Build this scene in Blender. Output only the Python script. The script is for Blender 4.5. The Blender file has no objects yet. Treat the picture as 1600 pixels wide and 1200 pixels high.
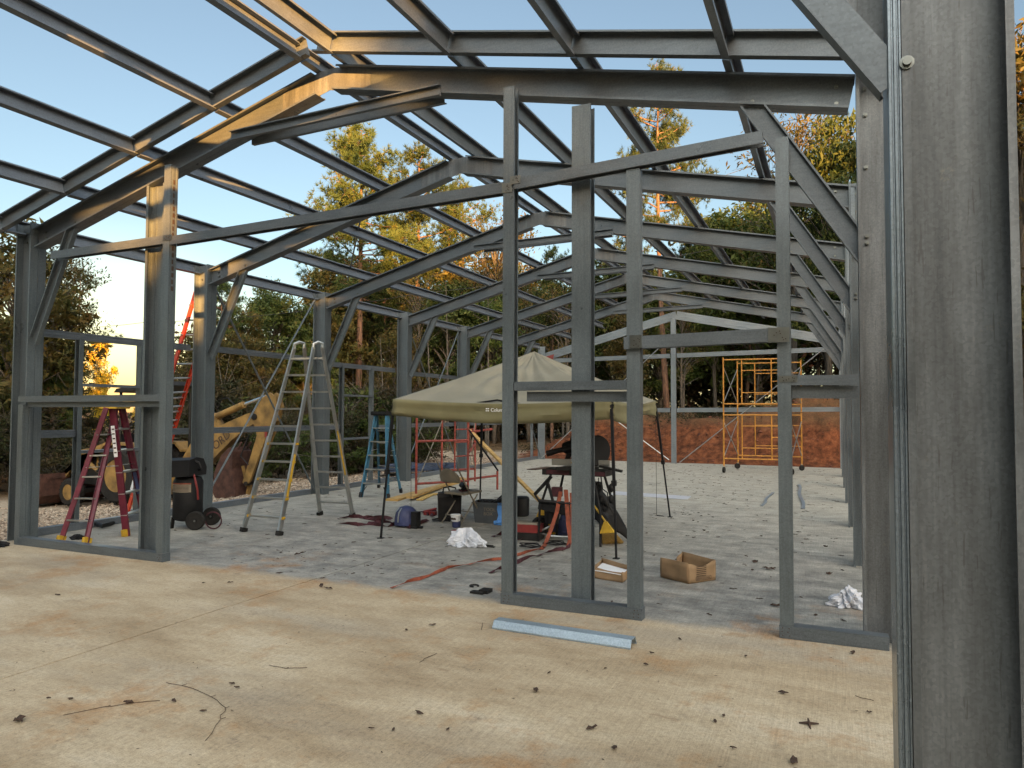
import bpy, math, random
import numpy as np
from mathutils import Vector, Matrix
random.seed(7); RNG = np.random.default_rng(11)
S = bpy.context.scene
COL = S.collection

# ------------------------------------------------------------------ camera
F_PX, YAW, PITCH, ROLL, CAM_H = 1131.98, 0.417205, 0.0389827, 0.00409297, 1.66
_cy, _sy = math.cos(YAW), math.sin(YAW)
_f = np.array([-_sy, _cy, 0.]); _r = np.array([_cy, _sy, 0.]); _u = np.array([0, 0, 1.])
_cp, _sp = math.cos(PITCH), math.sin(PITCH)
FW = _f*_cp + _u*_sp; U2 = _u*_cp - _f*_sp
_cr, _sr = math.cos(ROLL), math.sin(ROLL)
RT = _r*_cr + U2*_sr; UP = U2*_cr - _r*_sr
cam = bpy.data.cameras.new("camera"); camo = bpy.data.objects.new("camera", cam); COL.objects.link(camo)
cam.sensor_width = 36; cam.sensor_fit = 'HORIZONTAL'; cam.lens = F_PX/1600*36
cam.clip_start = 0.05; cam.clip_end = 3000
m = Matrix(((RT[0], UP[0], -FW[0], 0), (RT[1], UP[1], -FW[1], 0), (RT[2], UP[2], -FW[2], CAM_H), (0, 0, 0, 1)))
camo.matrix_world = m
S.camera = camo

# ------------------------------------------------------------------ sky and sun
SUN_EL, SUN_AZ = math.radians(5.0), math.radians(37.0)      # low sun behind the camera, a little to its right
sd = Vector((math.sin(SUN_AZ)*math.cos(SUN_EL), -math.cos(SUN_AZ)*math.cos(SUN_EL), math.sin(SUN_EL)))
W = bpy.data.worlds.new("World"); S.world = W; W.use_nodes = True
wn = W.node_tree; bg = wn.nodes["Background"]
sky = wn.nodes.new("ShaderNodeTexSky"); sky.sky_type = 'NISHITA'; sky.sun_disc = False
sky.sun_elevation = SUN_EL; sky.sun_rotation = math.pi - SUN_AZ
sky.air_density = 1.0; sky.dust_density = 0.6; sky.ozone_density = 2.2
hsv = wn.nodes.new("ShaderNodeHueSaturation"); hsv.inputs['Saturation'].default_value = 0.84
tint = wn.nodes.new("ShaderNodeMix"); tint.data_type = 'RGBA'; tint.blend_type = 'MULTIPLY'; tint.inputs[0].default_value = 1; tint.inputs[7].default_value = (1.06, 1.0, 0.93, 1)
wn.links.new(sky.outputs[0], hsv.inputs['Color']); wn.links.new(hsv.outputs[0], tint.inputs[6]); bg.inputs[1].default_value = 0.058
# warm glow added to the sky high behind the camera, to brighten the slab
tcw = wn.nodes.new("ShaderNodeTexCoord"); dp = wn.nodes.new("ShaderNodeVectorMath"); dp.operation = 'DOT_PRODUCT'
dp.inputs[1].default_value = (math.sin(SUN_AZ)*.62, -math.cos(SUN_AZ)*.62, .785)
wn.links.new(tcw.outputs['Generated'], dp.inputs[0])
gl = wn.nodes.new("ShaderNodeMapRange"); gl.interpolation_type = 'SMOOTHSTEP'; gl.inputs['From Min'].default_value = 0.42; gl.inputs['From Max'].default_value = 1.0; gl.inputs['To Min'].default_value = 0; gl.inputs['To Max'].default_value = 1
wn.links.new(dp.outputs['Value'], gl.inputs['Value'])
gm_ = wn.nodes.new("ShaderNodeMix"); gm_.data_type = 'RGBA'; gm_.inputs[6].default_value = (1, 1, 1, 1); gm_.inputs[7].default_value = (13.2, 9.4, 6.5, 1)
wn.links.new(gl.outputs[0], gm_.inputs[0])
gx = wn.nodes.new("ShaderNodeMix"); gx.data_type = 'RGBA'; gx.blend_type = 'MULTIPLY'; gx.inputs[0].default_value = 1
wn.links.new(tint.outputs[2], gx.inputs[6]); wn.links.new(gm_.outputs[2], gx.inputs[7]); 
# pale yellow band low over the left horizon
dp2 = wn.nodes.new("ShaderNodeVectorMath"); dp2.operation = 'DOT_PRODUCT'; dp2.inputs[1].default_value = (-.80, .60, -.05)
wn.links.new(tcw.outputs['Generated'], dp2.inputs[0])
g2_ = wn.nodes.new("ShaderNodeMapRange"); g2_.interpolation_type = 'SMOOTHSTEP'; g2_.inputs['From Min'].default_value = 0.955; g2_.inputs['From Max'].default_value = 1.0
wn.links.new(dp2.outputs['Value'], g2_.inputs['Value'])
m2_ = wn.nodes.new("ShaderNodeMix"); m2_.data_type = 'RGBA'; m2_.inputs[6].default_value = (1, 1, 1, 1); m2_.inputs[7].default_value = (1.75, 1.36, .98, 1)
wn.links.new(g2_.outputs[0], m2_.inputs[0])
gy = wn.nodes.new("ShaderNodeMix"); gy.data_type = 'RGBA'; gy.blend_type = 'MULTIPLY'; gy.inputs[0].default_value = 1
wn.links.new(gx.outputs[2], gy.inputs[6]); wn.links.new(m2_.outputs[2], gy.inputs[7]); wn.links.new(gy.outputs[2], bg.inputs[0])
sl = bpy.data.lights.new("sun", 'SUN'); sl.energy = 5.0; sl.angle = math.radians(0.5); sl.color = (1.0, 0.47, 0.12)
so = bpy.data.objects.new("sun", sl); COL.objects.link(so)
so.rotation_euler = (-sd).to_track_quat('-Z', 'Y').to_euler()
S.view_settings.view_transform = 'Standard'; S.view_settings.look = 'None'
S.view_settings.gamma = 1; S.view_settings.exposure = 2.66; S.view_settings.use_curve_mapping = False
S.cycles.max_bounces = 6; S.cycles.transparent_max_bounces = 8

# ------------------------------------------------------------------ picking real points on real planes
C0 = np.array([0, 0, CAM_H])
def ray(x, y): return FW + (x-800)/F_PX*RT - (y-600)/F_PX*UP
def gp(x, y, z=0.0):
    d = ray(x, y); p = C0 + d*(z-CAM_H)/d[2]; return (float(p[0]), float(p[1]), z)
def py_(x, y, Y):
    d = ray(x, y); p = C0 + d*(Y/d[1]); return (float(p[0]), float(p[1]), float(p[2]))
def dirpos(x, depth):
    d = ray(x, 640); d = d/np.dot(d, FW); return float(d[0]*depth), float(d[1]*depth)

# ------------------------------------------------------------------ materials
def new_mat(name):
    mt = bpy.data.materials.new(name); mt.use_nodes = True
    return mt, mt.node_tree, mt.node_tree.nodes["Principled BSDF"]
def nd(nt, t, **kw):
    n = nt.nodes.new(t)
    for k, v in kw.items():
        if k in n.inputs: n.inputs[k].default_value = v
        else: setattr(n, k, v)
    return n
def ramp(nt, stops, interp='LINEAR'):
    r = nt.nodes.new('ShaderNodeValToRGB'); cr = r.color_ramp; cr.interpolation = interp
    while len(cr.elements) > 1: cr.elements.remove(cr.elements[-1])
    cr.elements[0].position = stops[0][0]; cr.elements[0].color = (*stops[0][1], 1)
    for p, c in stops[1:]:
        e = cr.elements.new(p); e.color = (*c, 1)
    return r
def g3(v): return (v, v, v)
def coords(nt, scale=(1, 1, 1), kind='Object', rot=(0, 0, 0)):
    tc = nt.nodes.new('ShaderNodeTexCoord'); mp = nt.nodes.new('ShaderNodeMapping')
    mp.inputs['Scale'].default_value = scale; mp.inputs['Rotation'].default_value = rot
    nt.links.new(tc.outputs[kind], mp.inputs[0]); return mp.outputs[0]
def noise(nt, vec, scale, detail=4, rough=.55):
    n = nd(nt, 'ShaderNodeTexNoise', Scale=scale, Detail=detail, Roughness=rough)
    nt.links.new(vec, n.inputs['Vector']); return n.outputs['Fac']
def mixc(nt, fac, a, b, mode='MIX'):
    mx = nt.nodes.new('ShaderNodeMix'); mx.data_type = 'RGBA'; mx.blend_type = mode
    for s, v in ((0, fac), (6, a), (7, b)):
        if hasattr(v, 'is_linked') or hasattr(v, 'links'): nt.links.new(v, mx.inputs[s])
        elif isinstance(v, (int, float)): mx.inputs[s].default_value = v
        else: mx.inputs[s].default_value = (*v, 1)
    return mx.outputs[2]
def mat(name, col, rough=.6, metal=0., var=.25, scale=6., stretch=(1, 1, 1), bump=0., bscale=40., spec=.5, rvar=.0):
    mt, nt, b = new_mat(name)
    v = coords(nt, stretch)
    n1 = noise(nt, v, scale, 6)
    lo = tuple(c*(1-var) for c in col); hi = tuple(min(1, c*(1+var)) for c in col)
    r = ramp(nt, [(.3, lo), (.7, hi)]); nt.links.new(n1, r.inputs[0]); nt.links.new(r.outputs[0], b.inputs['Base Color'])
    b.inputs['Roughness'].default_value = rough; b.inputs['Metallic'].default_value = metal
    b.inputs['Specular IOR Level'].default_value = spec
    if rvar:
        rr = ramp(nt, [(.3, g3(rough-rvar)), (.7, g3(rough+rvar))]); nt.links.new(noise(nt, v, scale*2.3, 3), rr.inputs[0]); nt.links.new(rr.outputs[0], b.inputs['Roughness'])
    if bump:
        bp = nd(nt, 'ShaderNodeBump', Strength=bump, Distance=.01)
        nt.links.new(noise(nt, v, bscale, 4), bp.inputs['Height']); nt.links.new(bp.outputs[0], b.inputs['Normal'])
    return mt
def steel_mat(name, base, stretch, rough=.36, metal=.40):
    mt, nt, b = new_mat(name)
    v = coords(nt, stretch); v2 = coords(nt)
    big = noise(nt, v2, 1.7, 5, .6); streak = noise(nt, v, 9, 4); fine = noise(nt, v2, 55, 2)
    vor = nd(nt, 'ShaderNodeTexVoronoi', Scale=110.); nt.links.new(v2, vor.inputs['Vector'])
    r = ramp(nt, [(.3, tuple(c*.76 for c in base)), (.5, base), (.72, tuple(min(1, c*1.2) for c in base))])
    mx = nd(nt, 'ShaderNodeMath', operation='ADD'); nt.links.new(big, mx.inputs[0]); nt.links.new(streak, mx.inputs[1])
    hf = nd(nt, 'ShaderNodeMath', operation='MULTIPLY'); nt.links.new(mx.outputs[0], hf.inputs[0]); hf.inputs[1].default_value = .5
    nt.links.new(hf.outputs[0], r.inputs[0])
    sp = ramp(nt, [(0, g3(.80)), (1, g3(1.14))]); nt.links.new(vor.outputs['Color'], sp.inputs[0])
    c = mixc(nt, 1.0, r.outputs[0], sp.outputs[0], 'MULTIPLY')
    # rust and mud marks with a shape of their own
    ru = ramp(nt, [(.68, g3(0)), (.76, g3(.35))]); nt.links.new(noise(nt, v2, 3.1, 8, .75), ru.inputs[0])
    c = mixc(nt, ru.outputs[0], c, (.17, .13, .08))
    if 'column' in name:
        sh = ramp(nt, [(.32, g3(.70)), (.5, g3(1.0)), (.66, g3(1.45))]); nt.links.new(noise(nt, coords(nt, (4.5, 4.5, .45)), 1.6, 6, .62), sh.inputs[0]); c = mixc(nt, 1.0, c, sh.outputs[0], 'MULTIPLY')  # vertical sheen painted into the column's colour as stretched noise
        hm = ramp(nt, [(.62, g3(0)), (.69, g3(.5))]); nt.links.new(noise(nt, coords(nt, (1, 1, .8)), 5.5, 9, .82), hm.inputs[0]); c = mixc(nt, hm.outputs[0], c, (.24, .22, .17))
        sc = ramp(nt, [(.655, g3(0)), (.67, g3(.5))]); nt.links.new(noise(nt, coords(nt, (14, 14, .9), rot=(0, .35, 0)), 6, 3, .6), sc.inputs[0]); c = mixc(nt, sc.outputs[0], c, (.06, .06, .06))
    nt.links.new(c, b.inputs['Base Color'])
    rr = ramp(nt, [(.3, g3(rough-.1)), (.7, g3(rough+.16))]); nt.links.new(big, rr.inputs[0]); nt.links.new(rr.outputs[0], b.inputs['Roughness'])
    b.inputs['Metallic'].default_value = metal
    bp = nd(nt, 'ShaderNodeBump', Strength=.04, Distance=.003); nt.links.new(fine, bp.inputs['Height']); nt.links.new(bp.outputs[0], b.inputs['Normal'])
    return mt
M = {}
M['steel_v'] = steel_mat('galvanised steel upright', (.122, .146, .160), (6, 6, .35))
M['steel_h'] = steel_mat('galvanised steel rafter', (.110, .129, .145), (.5, 1, 6))
M['steel_y'] = steel_mat('galvanised steel purlin', (.145, .168, .195), (6, .4, 6))
M['steel_b'] = steel_mat('bright galvanised steel', (.30, .37, .43), (.5, 6, 6), .35, .5)
M['steel_e'] = steel_mat('end frame steel', (.19, .225, .25), (.5, 6, 6), .4, .3)
M['steel_j'] = steel_mat('corner channel steel', (.17, .205, .235), (6, 6, .35), .3, .6)
M['steel_n'] = steel_mat('weathered steel column', (.118, .129, .136), (9, 9, .3), .40, .3)
M['bolt'] = mat('zinc bolt', (.17, .18, .17), .35, .9)
M['redplate'] = mat('red oxide primer', (.20, .035, .03), .6)
M['alu'] = mat('aluminium', (.42, .43, .42), .32, .85, .12)
M['black'] = mat('black plastic', (.010, .010, .011), .55, 0, .3, spec=.25)
M['rubber'] = mat('rubber', (.018, .017, .016), .85, 0, .4, 12, bump=.3, spec=.2)
M['dark'] = mat('dark metal', (.02, .019, .018), .5, .3, .4, spec=.3)
M['fib_red'] = mat('magenta fibreglass', (.105, .011, .026), .4, 0, .25, 14)
M['fib_blue'] = mat('blue fibreglass', (.04, .135, .21), .45, 0, .25, 14)
M['fib_orange'] = mat('orange red fibreglass', (.50, .045, .015), .45, 0, .2, 10)
M['ylw'] = mat('yellow plastic', (.46, .28, .02), .45, 0, .25, 9)
M['ylw_mach'] = mat('worn yellow machine paint', (.21, .125, .035), .65, .0, .55, 4, bump=.3)
M['rust'] = mat('rusty bucket steel', (.075, .035, .026), .7, .3, .5, 7, bump=.4)
M['scaf_red'] = mat('rust red scaffold tube', (.21, .035, .022), .55, 0, .4, 15)
M['scaf_ylw'] = mat('orange yellow scaffold tube', (.42, .19, .025), .5, 0, .3, 12)
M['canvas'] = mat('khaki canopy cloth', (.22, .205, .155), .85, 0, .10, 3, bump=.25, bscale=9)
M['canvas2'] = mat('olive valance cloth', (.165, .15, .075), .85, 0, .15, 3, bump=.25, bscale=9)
M['white'] = mat('white plastic', (.75, .76, .78), .5, 0, .08)
M['blue'] = mat('bright blue cloth', (.10, .30, .72), .6, 0, .2)
M['navy'] = mat('navy', (.03, .04, .11), .6, 0, .3)
M['red'] = mat('red', (.20, .02, .018), .5, 0, .3)
M['maroon'] = mat('dark red strap', (.05, .010, .015), .8, 0, .4, 20)
M['orange'] = mat('orange strap webbing', (.22, .05, .022), .75, 0, .35, 20)
M['card'] = mat('cardboard', (.25, .16, .085), .85, 0, .22, 5)
M['card_in'] = mat('cardboard inside', (.33, .24, .14), .85, 0, .15, 5)
M['ink'] = mat('dark ink', (.05, .03, .02), .8, 0, .2)
M['wood'] = mat('pine lumber', (.40, .25, .085), .7, 0, .3, 6, (1, 1, 8))
M['tan'] = mat('tan painted steel', (.20, .17, .125), .5, .1, .2)
M['straw'] = mat('broom bristle', (.50, .33, .10), .9, 0, .3, 60)
M['tote'] = mat('grey plastic tote', (.065, .075, .085), .5, 0, .2)
M['tarp'] = mat('dark blue tarp', (.02, .028, .05), .5, 0, .5, 5)
M['leafdead'] = mat('dead leaf', (.05, .028, .018), .9, 0, .5, 20)
M['chrome'] = mat('chrome rod', (.7, .7, .7), .15, 1., .05)
M['wire'] = mat('overhead wire', (.02, .02, .02), .6)
M['bag'] = mat('white plastic film', (.50, .52, .57), .35, 0, .1, 10)

def bark(name, c1, c2):
    mt, nt, b = new_mat(name); v = coords(nt, (5, 5, 1.2))
    r = ramp(nt, [(.35, c1), (.65, c2)]); nt.links.new(noise(nt, v, 2.5, 6, .7), r.inputs[0])
    nt.links.new(r.outputs[0], b.inputs[0]); b.inputs['Roughness'].default_value = .9
    bp = nd(nt, 'ShaderNodeBump', Strength=.8, Distance=.05); nt.links.new(noise(nt, v, 3, 5), bp.inputs['Height']); nt.links.new(bp.outputs[0], b.inputs['Normal'])
    return mt
M['bark_pine'] = bark('pine bark', (.055, .035, .025), (.20, .115, .075))
M['bark_grey'] = bark('grey bark', (.03, .026, .02), (.11, .095, .075))
def leaf_mat(name, cols, scale=.9):
    mt, nt, b = new_mat(name)
    v = coords(nt); n = noise(nt, v, scale, 6, .75)
    r = ramp(nt, [(.28+.44*i/(len(cols)-1), c) for i, c in enumerate(cols)]); nt.links.new(n, r.inputs[0])
    oi = nt.nodes.new('ShaderNodeObjectInfo'); hs = nt.nodes.new('ShaderNodeHueSaturation')
    mr = nd(nt, 'ShaderNodeMapRange'); mr.inputs['To Min'].default_value = .7; mr.inputs['To Max'].default_value = 1.3
    nt.links.new(oi.outputs['Random'], mr.inputs['Value']); nt.links.new(mr.outputs[0], hs.inputs['Value'])
    nt.links.new(r.outputs[0], hs.inputs['Color'])
    nt.links.new(hs.outputs[0], b.inputs['Base Color']); b.inputs['Roughness'].default_value = .65; b.inputs['Specular IOR Level'].default_value = .25
    tr = nt.nodes.new('ShaderNodeBsdfTranslucent'); nt.links.new(hs.outputs[0], tr.inputs[0])
    mx = nt.nodes.new('ShaderNodeMixShader'); mx.inputs[0].default_value = .3
    nt.links.new(b.outputs[0], mx.inputs[1]); nt.links.new(tr.outputs[0], mx.inputs[2])
    nt.links.new(mx.outputs[0], nt.nodes['Material Output'].inputs[0]); return mt
M['pine'] = leaf_mat('pine needles', [(.022, .042, .016), (.04, .068, .022), (.07, .095, .026), (.14, .11, .03)])
M['green'] = leaf_mat('green leaves', [(.015, .033, .009), (.035, .06, .014), (.07, .09, .02), (.11, .09, .025)])
M['autumn'] = leaf_mat('autumn leaves', [(.022, .036, .01), (.055, .06, .015), (.095, .068, .018), (.075, .035, .018)])
M['yellow'] = leaf_mat('yellow leaves', [(.20, .20, .02), (.42, .30, .03), (.50, .26, .04)])
M['under'] = leaf_mat('understory leaves', [(.010, .018, .007), (.025, .033, .012), (.045, .03, .014), (.06, .025, .016)], .6)

# ------------------------------------------------------------------ mesh collector
def arr(p): return np.array(p, float)
def nrm(v):
    l = np.linalg.norm(v); return v/l if l > 1e-9 else v
def frame_of(p, q, adir):
    d = nrm(arr(q)-arr(p)); a = arr(adir); a = a - d*np.dot(a, d)
    if np.linalg.norm(a) < 1e-6: a = np.cross(d, (1, 0, 0))
    a = nrm(a); return d, a, np.cross(a, d)
class MB:
    def __init__(s): s.v = []; s.f = []
    def add(s, vs, fs):
        o = len(s.v); s.v += [tuple(map(float, x)) for x in vs]; s.f += [tuple(i+o for i in f) for f in fs]; return s
    def box(s, x0, x1, y0, y1, z0, z1):
        return s.add([(x0, y0, z0), (x1, y0, z0), (x1, y1, z0), (x0, y1, z0), (x0, y0, z1), (x1, y0, z1), (x1, y1, z1), (x0, y1, z1)],
                     [(0, 3, 2, 1), (4, 5, 6, 7), (0, 1, 5, 4), (1, 2, 6, 5), (2, 3, 7, 6), (3, 0, 4, 7)])
    def sweep(s, prof, p, q, adir, cap=True):
        """closed profile of (a, b) points swept from p to q; a runs along adir"""
        d, a, b = frame_of(p, q, adir); n = len(prof)
        vs = [arr(e)+a*x+b*y for e in (p, q) for x, y in prof]
        fs = [(i, (i+1) % n, n+(i+1) % n, n+i) for i in range(n)]
        if cap: fs += [tuple(range(n-1, -1, -1)), tuple(range(n, 2*n))]
        return s.add(vs, fs)
    def bar(s, p, q, w, h, up=(0, 0, 1)):
        return s.sweep([(-h/2, -w/2), (-h/2, w/2), (h/2, w/2), (h/2, -w/2)], p, q, up)
    def chan(s, p, q, adir, D, B, lip=.02, t=.005, groove=True):
        h = D/2
        if groove:
            g1, g2 = h*.55, h*.40
            web = [(t, -h+t), (t, h-t)]
            outer = [(0, h), (0, g1), (.008, g1-.004), (.008, g2+.004), (0, g2), (0, -g2), (.008, -g2-.004), (.008, -g1+.004), (0, -g1)]
        else:
            web = [(t, -h+t), (t, h-t)]; outer = [(0, h)]
        if groove: web = [(t+.002, -h+t), (t, -g1), (t+.009, -g1+.002), (t+.009, -g2-.002), (t, -g2), (t, g2), (t+.009, g2+.002), (t+.009, g1-.002), (t, g1), (t, h-t)]
        if lip: inner1 = [(0, -h), (B, -h), (B, -h+lip), (B-t, -h+lip), (B-t, -h+t)]; inner2 = [(B-t, h-t), (B-t, h-lip), (B, h-lip), (B, h)]
        else: inner1 = [(0, -h), (B, -h), (B, -h+t)]; inner2 = [(B, h-t), (B, h)]
        return s.sweep(inner1+web+inner2+outer, p, q, adir)
    def dchan(s, p, q, adir, D, B, lip=.022, t=.005):
        a = nrm(arr(adir)); e = a*.002
        s.chan(arr(p)+e, arr(q)+e, a, D, B, lip, t, False); return s.chan(arr(p)-e, arr(q)-e, -a, D, B, lip, t, False)
    def tube(s, pts, r, n=8, cap=True):
        pts = [arr(p) for p in pts]; rs = r if isinstance(r, (list, tuple)) else [r]*len(pts)
        vs = []; fs = []; a = None
        for i, p in enumerate(pts):
            d = nrm(pts[min(i+1, len(pts)-1)]-pts[max(i-1, 0)])
            if a is None: a = np.cross(d, (0, 0, 1.)) if abs(d[2]) < .9 else np.cross(d, (1., 0, 0))
            a = nrm(a-d*np.dot(a, d)); b = np.cross(d, a)
            for k in range(n):
                t = 2*math.pi*k/n; vs.append(p+rs[i]*(a*math.cos(t)+b*math.sin(t)))
        for i in range(len(pts)-1):
            for k in range(n): fs.append((i*n+k, i*n+(k+1) % n, (i+1)*n+(k+1) % n, (i+1)*n+k))
        if cap: fs += [tuple(range(n-1, -1, -1)), tuple(range((len(pts)-1)*n, len(pts)*n))]
        return s.add(vs, fs)
    def lathe(s, prof, c, axis=(0, 0, 1), n=20, ring=False):
        """(r, h) profile revolved about axis through c"""
        ax = nrm(arr(axis)); a = nrm(np.cross(ax, (1, 0, 0)) if abs(ax[0]) < .9 else np.cross(ax, (0, 1, 0))); b = np.cross(ax, a)
        vs = []; fs = []; m_ = len(prof)
        for r, h in prof:
            for k in range(n):
                t = 2*math.pi*k/n; vs.append(arr(c)+ax*h+r*(a*math.cos(t)+b*math.sin(t)))
        for i in range(m_-1):
            for k in range(n): fs.append((i*n+k, i*n+(k+1) % n, (i+1)*n+(k+1) % n, (i+1)*n+k))
        if ring: fs += [((m_-1)*n+k, (m_-1)*n+(k+1) % n, (k+1) % n, k) for k in range(n)]
        else: fs += [tuple(range(n-1, -1, -1)), tuple(range((m_-1)*n, m_*n))]
        return s.add(vs, fs)
    def prism(s, poly, y0, y1):
        """polygon in x,z extruded along y"""
        n = len(poly); vs = [(x, y0, z) for x, z in poly]+[(x, y1, z) for x, z in poly]
        return s.add(vs, [(i, (i+1) % n, n+(i+1) % n, n+i) for i in range(n)]+[tuple(range(n-1, -1, -1)), tuple(range(n, 2*n))])
    def blob(s, c, rad, n=10, m_=7, j=.15, seed=0, flat=None):
        rd = random.Random(seed); vs = []; fs = []
        for i in range(m_+1):
            ph = math.pi*i/m_
            for k in range(n):
                t = 2*math.pi*k/n; w = 1+rd.uniform(-j, j)
                z = -math.cos(ph)*rad[2]*w
                if flat is not None: z = max(z, flat)
                vs.append((c[0]+math.sin(ph)*math.cos(t)*rad[0]*w, c[1]+math.sin(ph)*math.sin(t)*rad[1]*w, c[2]+z))
        for i in range(m_):
            for k in range(n): fs.append((i*n+k, i*n+(k+1) % n, (i+1)*n+(k+1) % n, (i+1)*n+k))
        return s.add(vs, fs)
    def ribbon(s, pts, w, t=.003, wdir=None):
        pts = [arr(p) for p in pts]; vs = []; fs = []
        for i, p in enumerate(pts):
            d = nrm(pts[min(i+1, len(pts)-1)]-pts[max(i-1, 0)])
            sdir = nrm(np.cross(d, (0, 0, 1))) if wdir is None else nrm(arr(wdir[i] if isinstance(wdir[0], (tuple, list, np.ndarray)) else wdir))
            nn = nrm(np.cross(sdir, d))
            vs += [p-sdir*w/2, p+sdir*w/2, p+sdir*w/2+nn*t, p-sdir*w/2+nn*t]
        for i in range(len(pts)-1):
            o = i*4
            for k in range(4): fs.append((o+k, o+(k+1) % 4, o+4+(k+1) % 4, o+4+k))
        o = (len(pts)-1)*4; fs += [(3, 2, 1, 0), (o, o+1, o+2, o+3)]
        return s.add(vs, fs)
    def build(s, name, material, parent=None, smooth=False, label=None):
        me = bpy.data.meshes.new(name); off = arr(parent_loc(parent))
        me.from_pydata([tuple(arr(v)-off) for v in s.v], [], s.f); me.validate()
        me.materials.append(M[material] if isinstance(material, str) else material)
        if smooth:
            me.polygons.foreach_set('use_smooth', [True]*len(me.polygons))
        me.update()
        o = bpy.data.objects.new(name, me); COL.objects.link(o)
        if parent is not None: o.parent = parent
        if smooth:
            try: me.set_sharp_from_angle(angle=math.radians(40))
            except Exception: pass
        if label: o['label'] = label
        return o
def parent_loc(p):
    l = Vector((0, 0, 0))
    while p is not None: l = l+p.location; p = p.parent
    return l
def tag(o, label, cat, group=None, kind=None):
    if label: o['label'] = label
    if cat: o['category'] = cat
    if group: o['group'] = group
    if kind: o['kind'] = kind
    return o
def thing(name, label, cat, loc, group=None):
    o = bpy.data.objects.new(name, None); o.empty_display_size = .2; COL.objects.link(o); o.location = loc
    return tag(o, label, cat, group)
def single(mb, name, material, label, cat, loc, group=None, smooth=False, kind=None):
    """a thing that is one mesh, its origin at its base"""
    e = bpy.data.objects.new('tmp', None); e.location = loc
    me_v = [tuple(arr(v)-arr(loc)) for v in mb.v]; mb2 = MB(); mb2.v = me_v; mb2.f = mb.f
    o = mb2.build(name, material, None, smooth); o.location = loc; bpy.data.objects.remove(e)
    return tag(o, label, cat, group, kind)
def text_part(name, txt, size, mtx, material, parent, depth=.002):
    cu = bpy.data.curves.new(name, 'FONT'); cu.body = txt; cu.size = size; cu.extrude = depth; cu.align_x = 'LEFT'
    to = bpy.data.objects.new('tmp', cu); COL.objects.link(to)
    dg = bpy.context.evaluated_depsgraph_get(); me = bpy.data.meshes.new_from_object(to.evaluated_get(dg))
    bpy.data.objects.remove(to); me.transform(mtx); me.transform(Matrix.Translation(-parent_loc(parent)))
    me.name = name; me.materials.clear(); me.materials.append(M[material])
    o = bpy.data.objects.new(name, me); COL.objects.link(o); o.parent = parent; return o

# ================================================================== GROUND
def sst(a, b, x):
    t = np.clip((x-a)/(b-a), 0, 1); return t*t*(3-2*t)
def vnoise(x, y, f, seed=0):
    """cheap smooth value noise"""
    rs = np.random.default_rng(seed); T = rs.random((64, 64)); X = x*f; Y = y*f
    xi = np.floor(X).astype(int); yi = np.floor(Y).astype(int); u = X-xi; v = Y-yi; u = u*u*(3-2*u); v = v*v*(3-2*v)
    g = lambda i, j: T[i % 64, j % 64]
    return (g(xi, yi)*(1-u)+g(xi+1, yi)*u)*(1-v)+(g(xi, yi+1)*(1-u)+g(xi+1, yi+1)*u)*v
def height(x, y):
    x = np.asarray(x, float); y = np.asarray(y, float)
    left = np.clip(-9.85-x, 0, 60)
    z = -.07-.098*np.minimum(left, 8)*(1-sst(13, 24, y)*.75)-.012*np.clip(left-8, 0, 60)*(1-sst(16, 34, y))
    # red clay bank cut behind the slab
    b = .12+1.55*sst(-11.5, -7.6, x)-.35*np.exp(-((x+5.2)/1.5)**2)+.15*sst(-4, -1, x)+.55*np.exp(-((x+.2)/1.4)**2)
    n = (vnoise(x, y, 1.1, 1)-.5)*.5+(vnoise(x, y, 3.1, 2)-.5)*.22+(vnoise(x, y, 8, 3)-.5)*.08
    rise = sst(24.9, 27.6+.8*(vnoise(x, y*0, .5, 5)-.5), y+n*.8)
    z = z+rise*(b+n*.9*b/1.5)
    z = z-.05*(x > .8)*sst(.6, 1.6, x)*0
    z = z+(vnoise(x, y, .35, 7)-.5)*.25*sst(28, 34, y)
    z = z+(vnoise(x, y, 2.2, 9)-.5)*.05*sst(.15, .5, left)
    return np.where((x > -9.9) & (x < .9) & (y < 24.5), -.16, z)
def grid_mesh(name, xs, ys, material):
    X, Y = np.meshgrid(xs, ys); Z = height(X, Y); n, m_ = X.shape
    v = np.stack([X.ravel(), Y.ravel(), Z.ravel()], 1)
    f = [(j*m_+i, j*m_+i+1, (j+1)*m_+i+1, (j+1)*m_+i) for j in range(n-1) for i in range(m_-1)]
    me = bpy.data.meshes.new(name); me.from_pydata(v.tolist(), [], f); me.materials.append(material)
    me.polygons.foreach_set('use_smooth', [True]*len(me.polygons)); me.update()
    o = bpy.data.objects.new(name, me); COL.objects.link(o); return o
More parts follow.
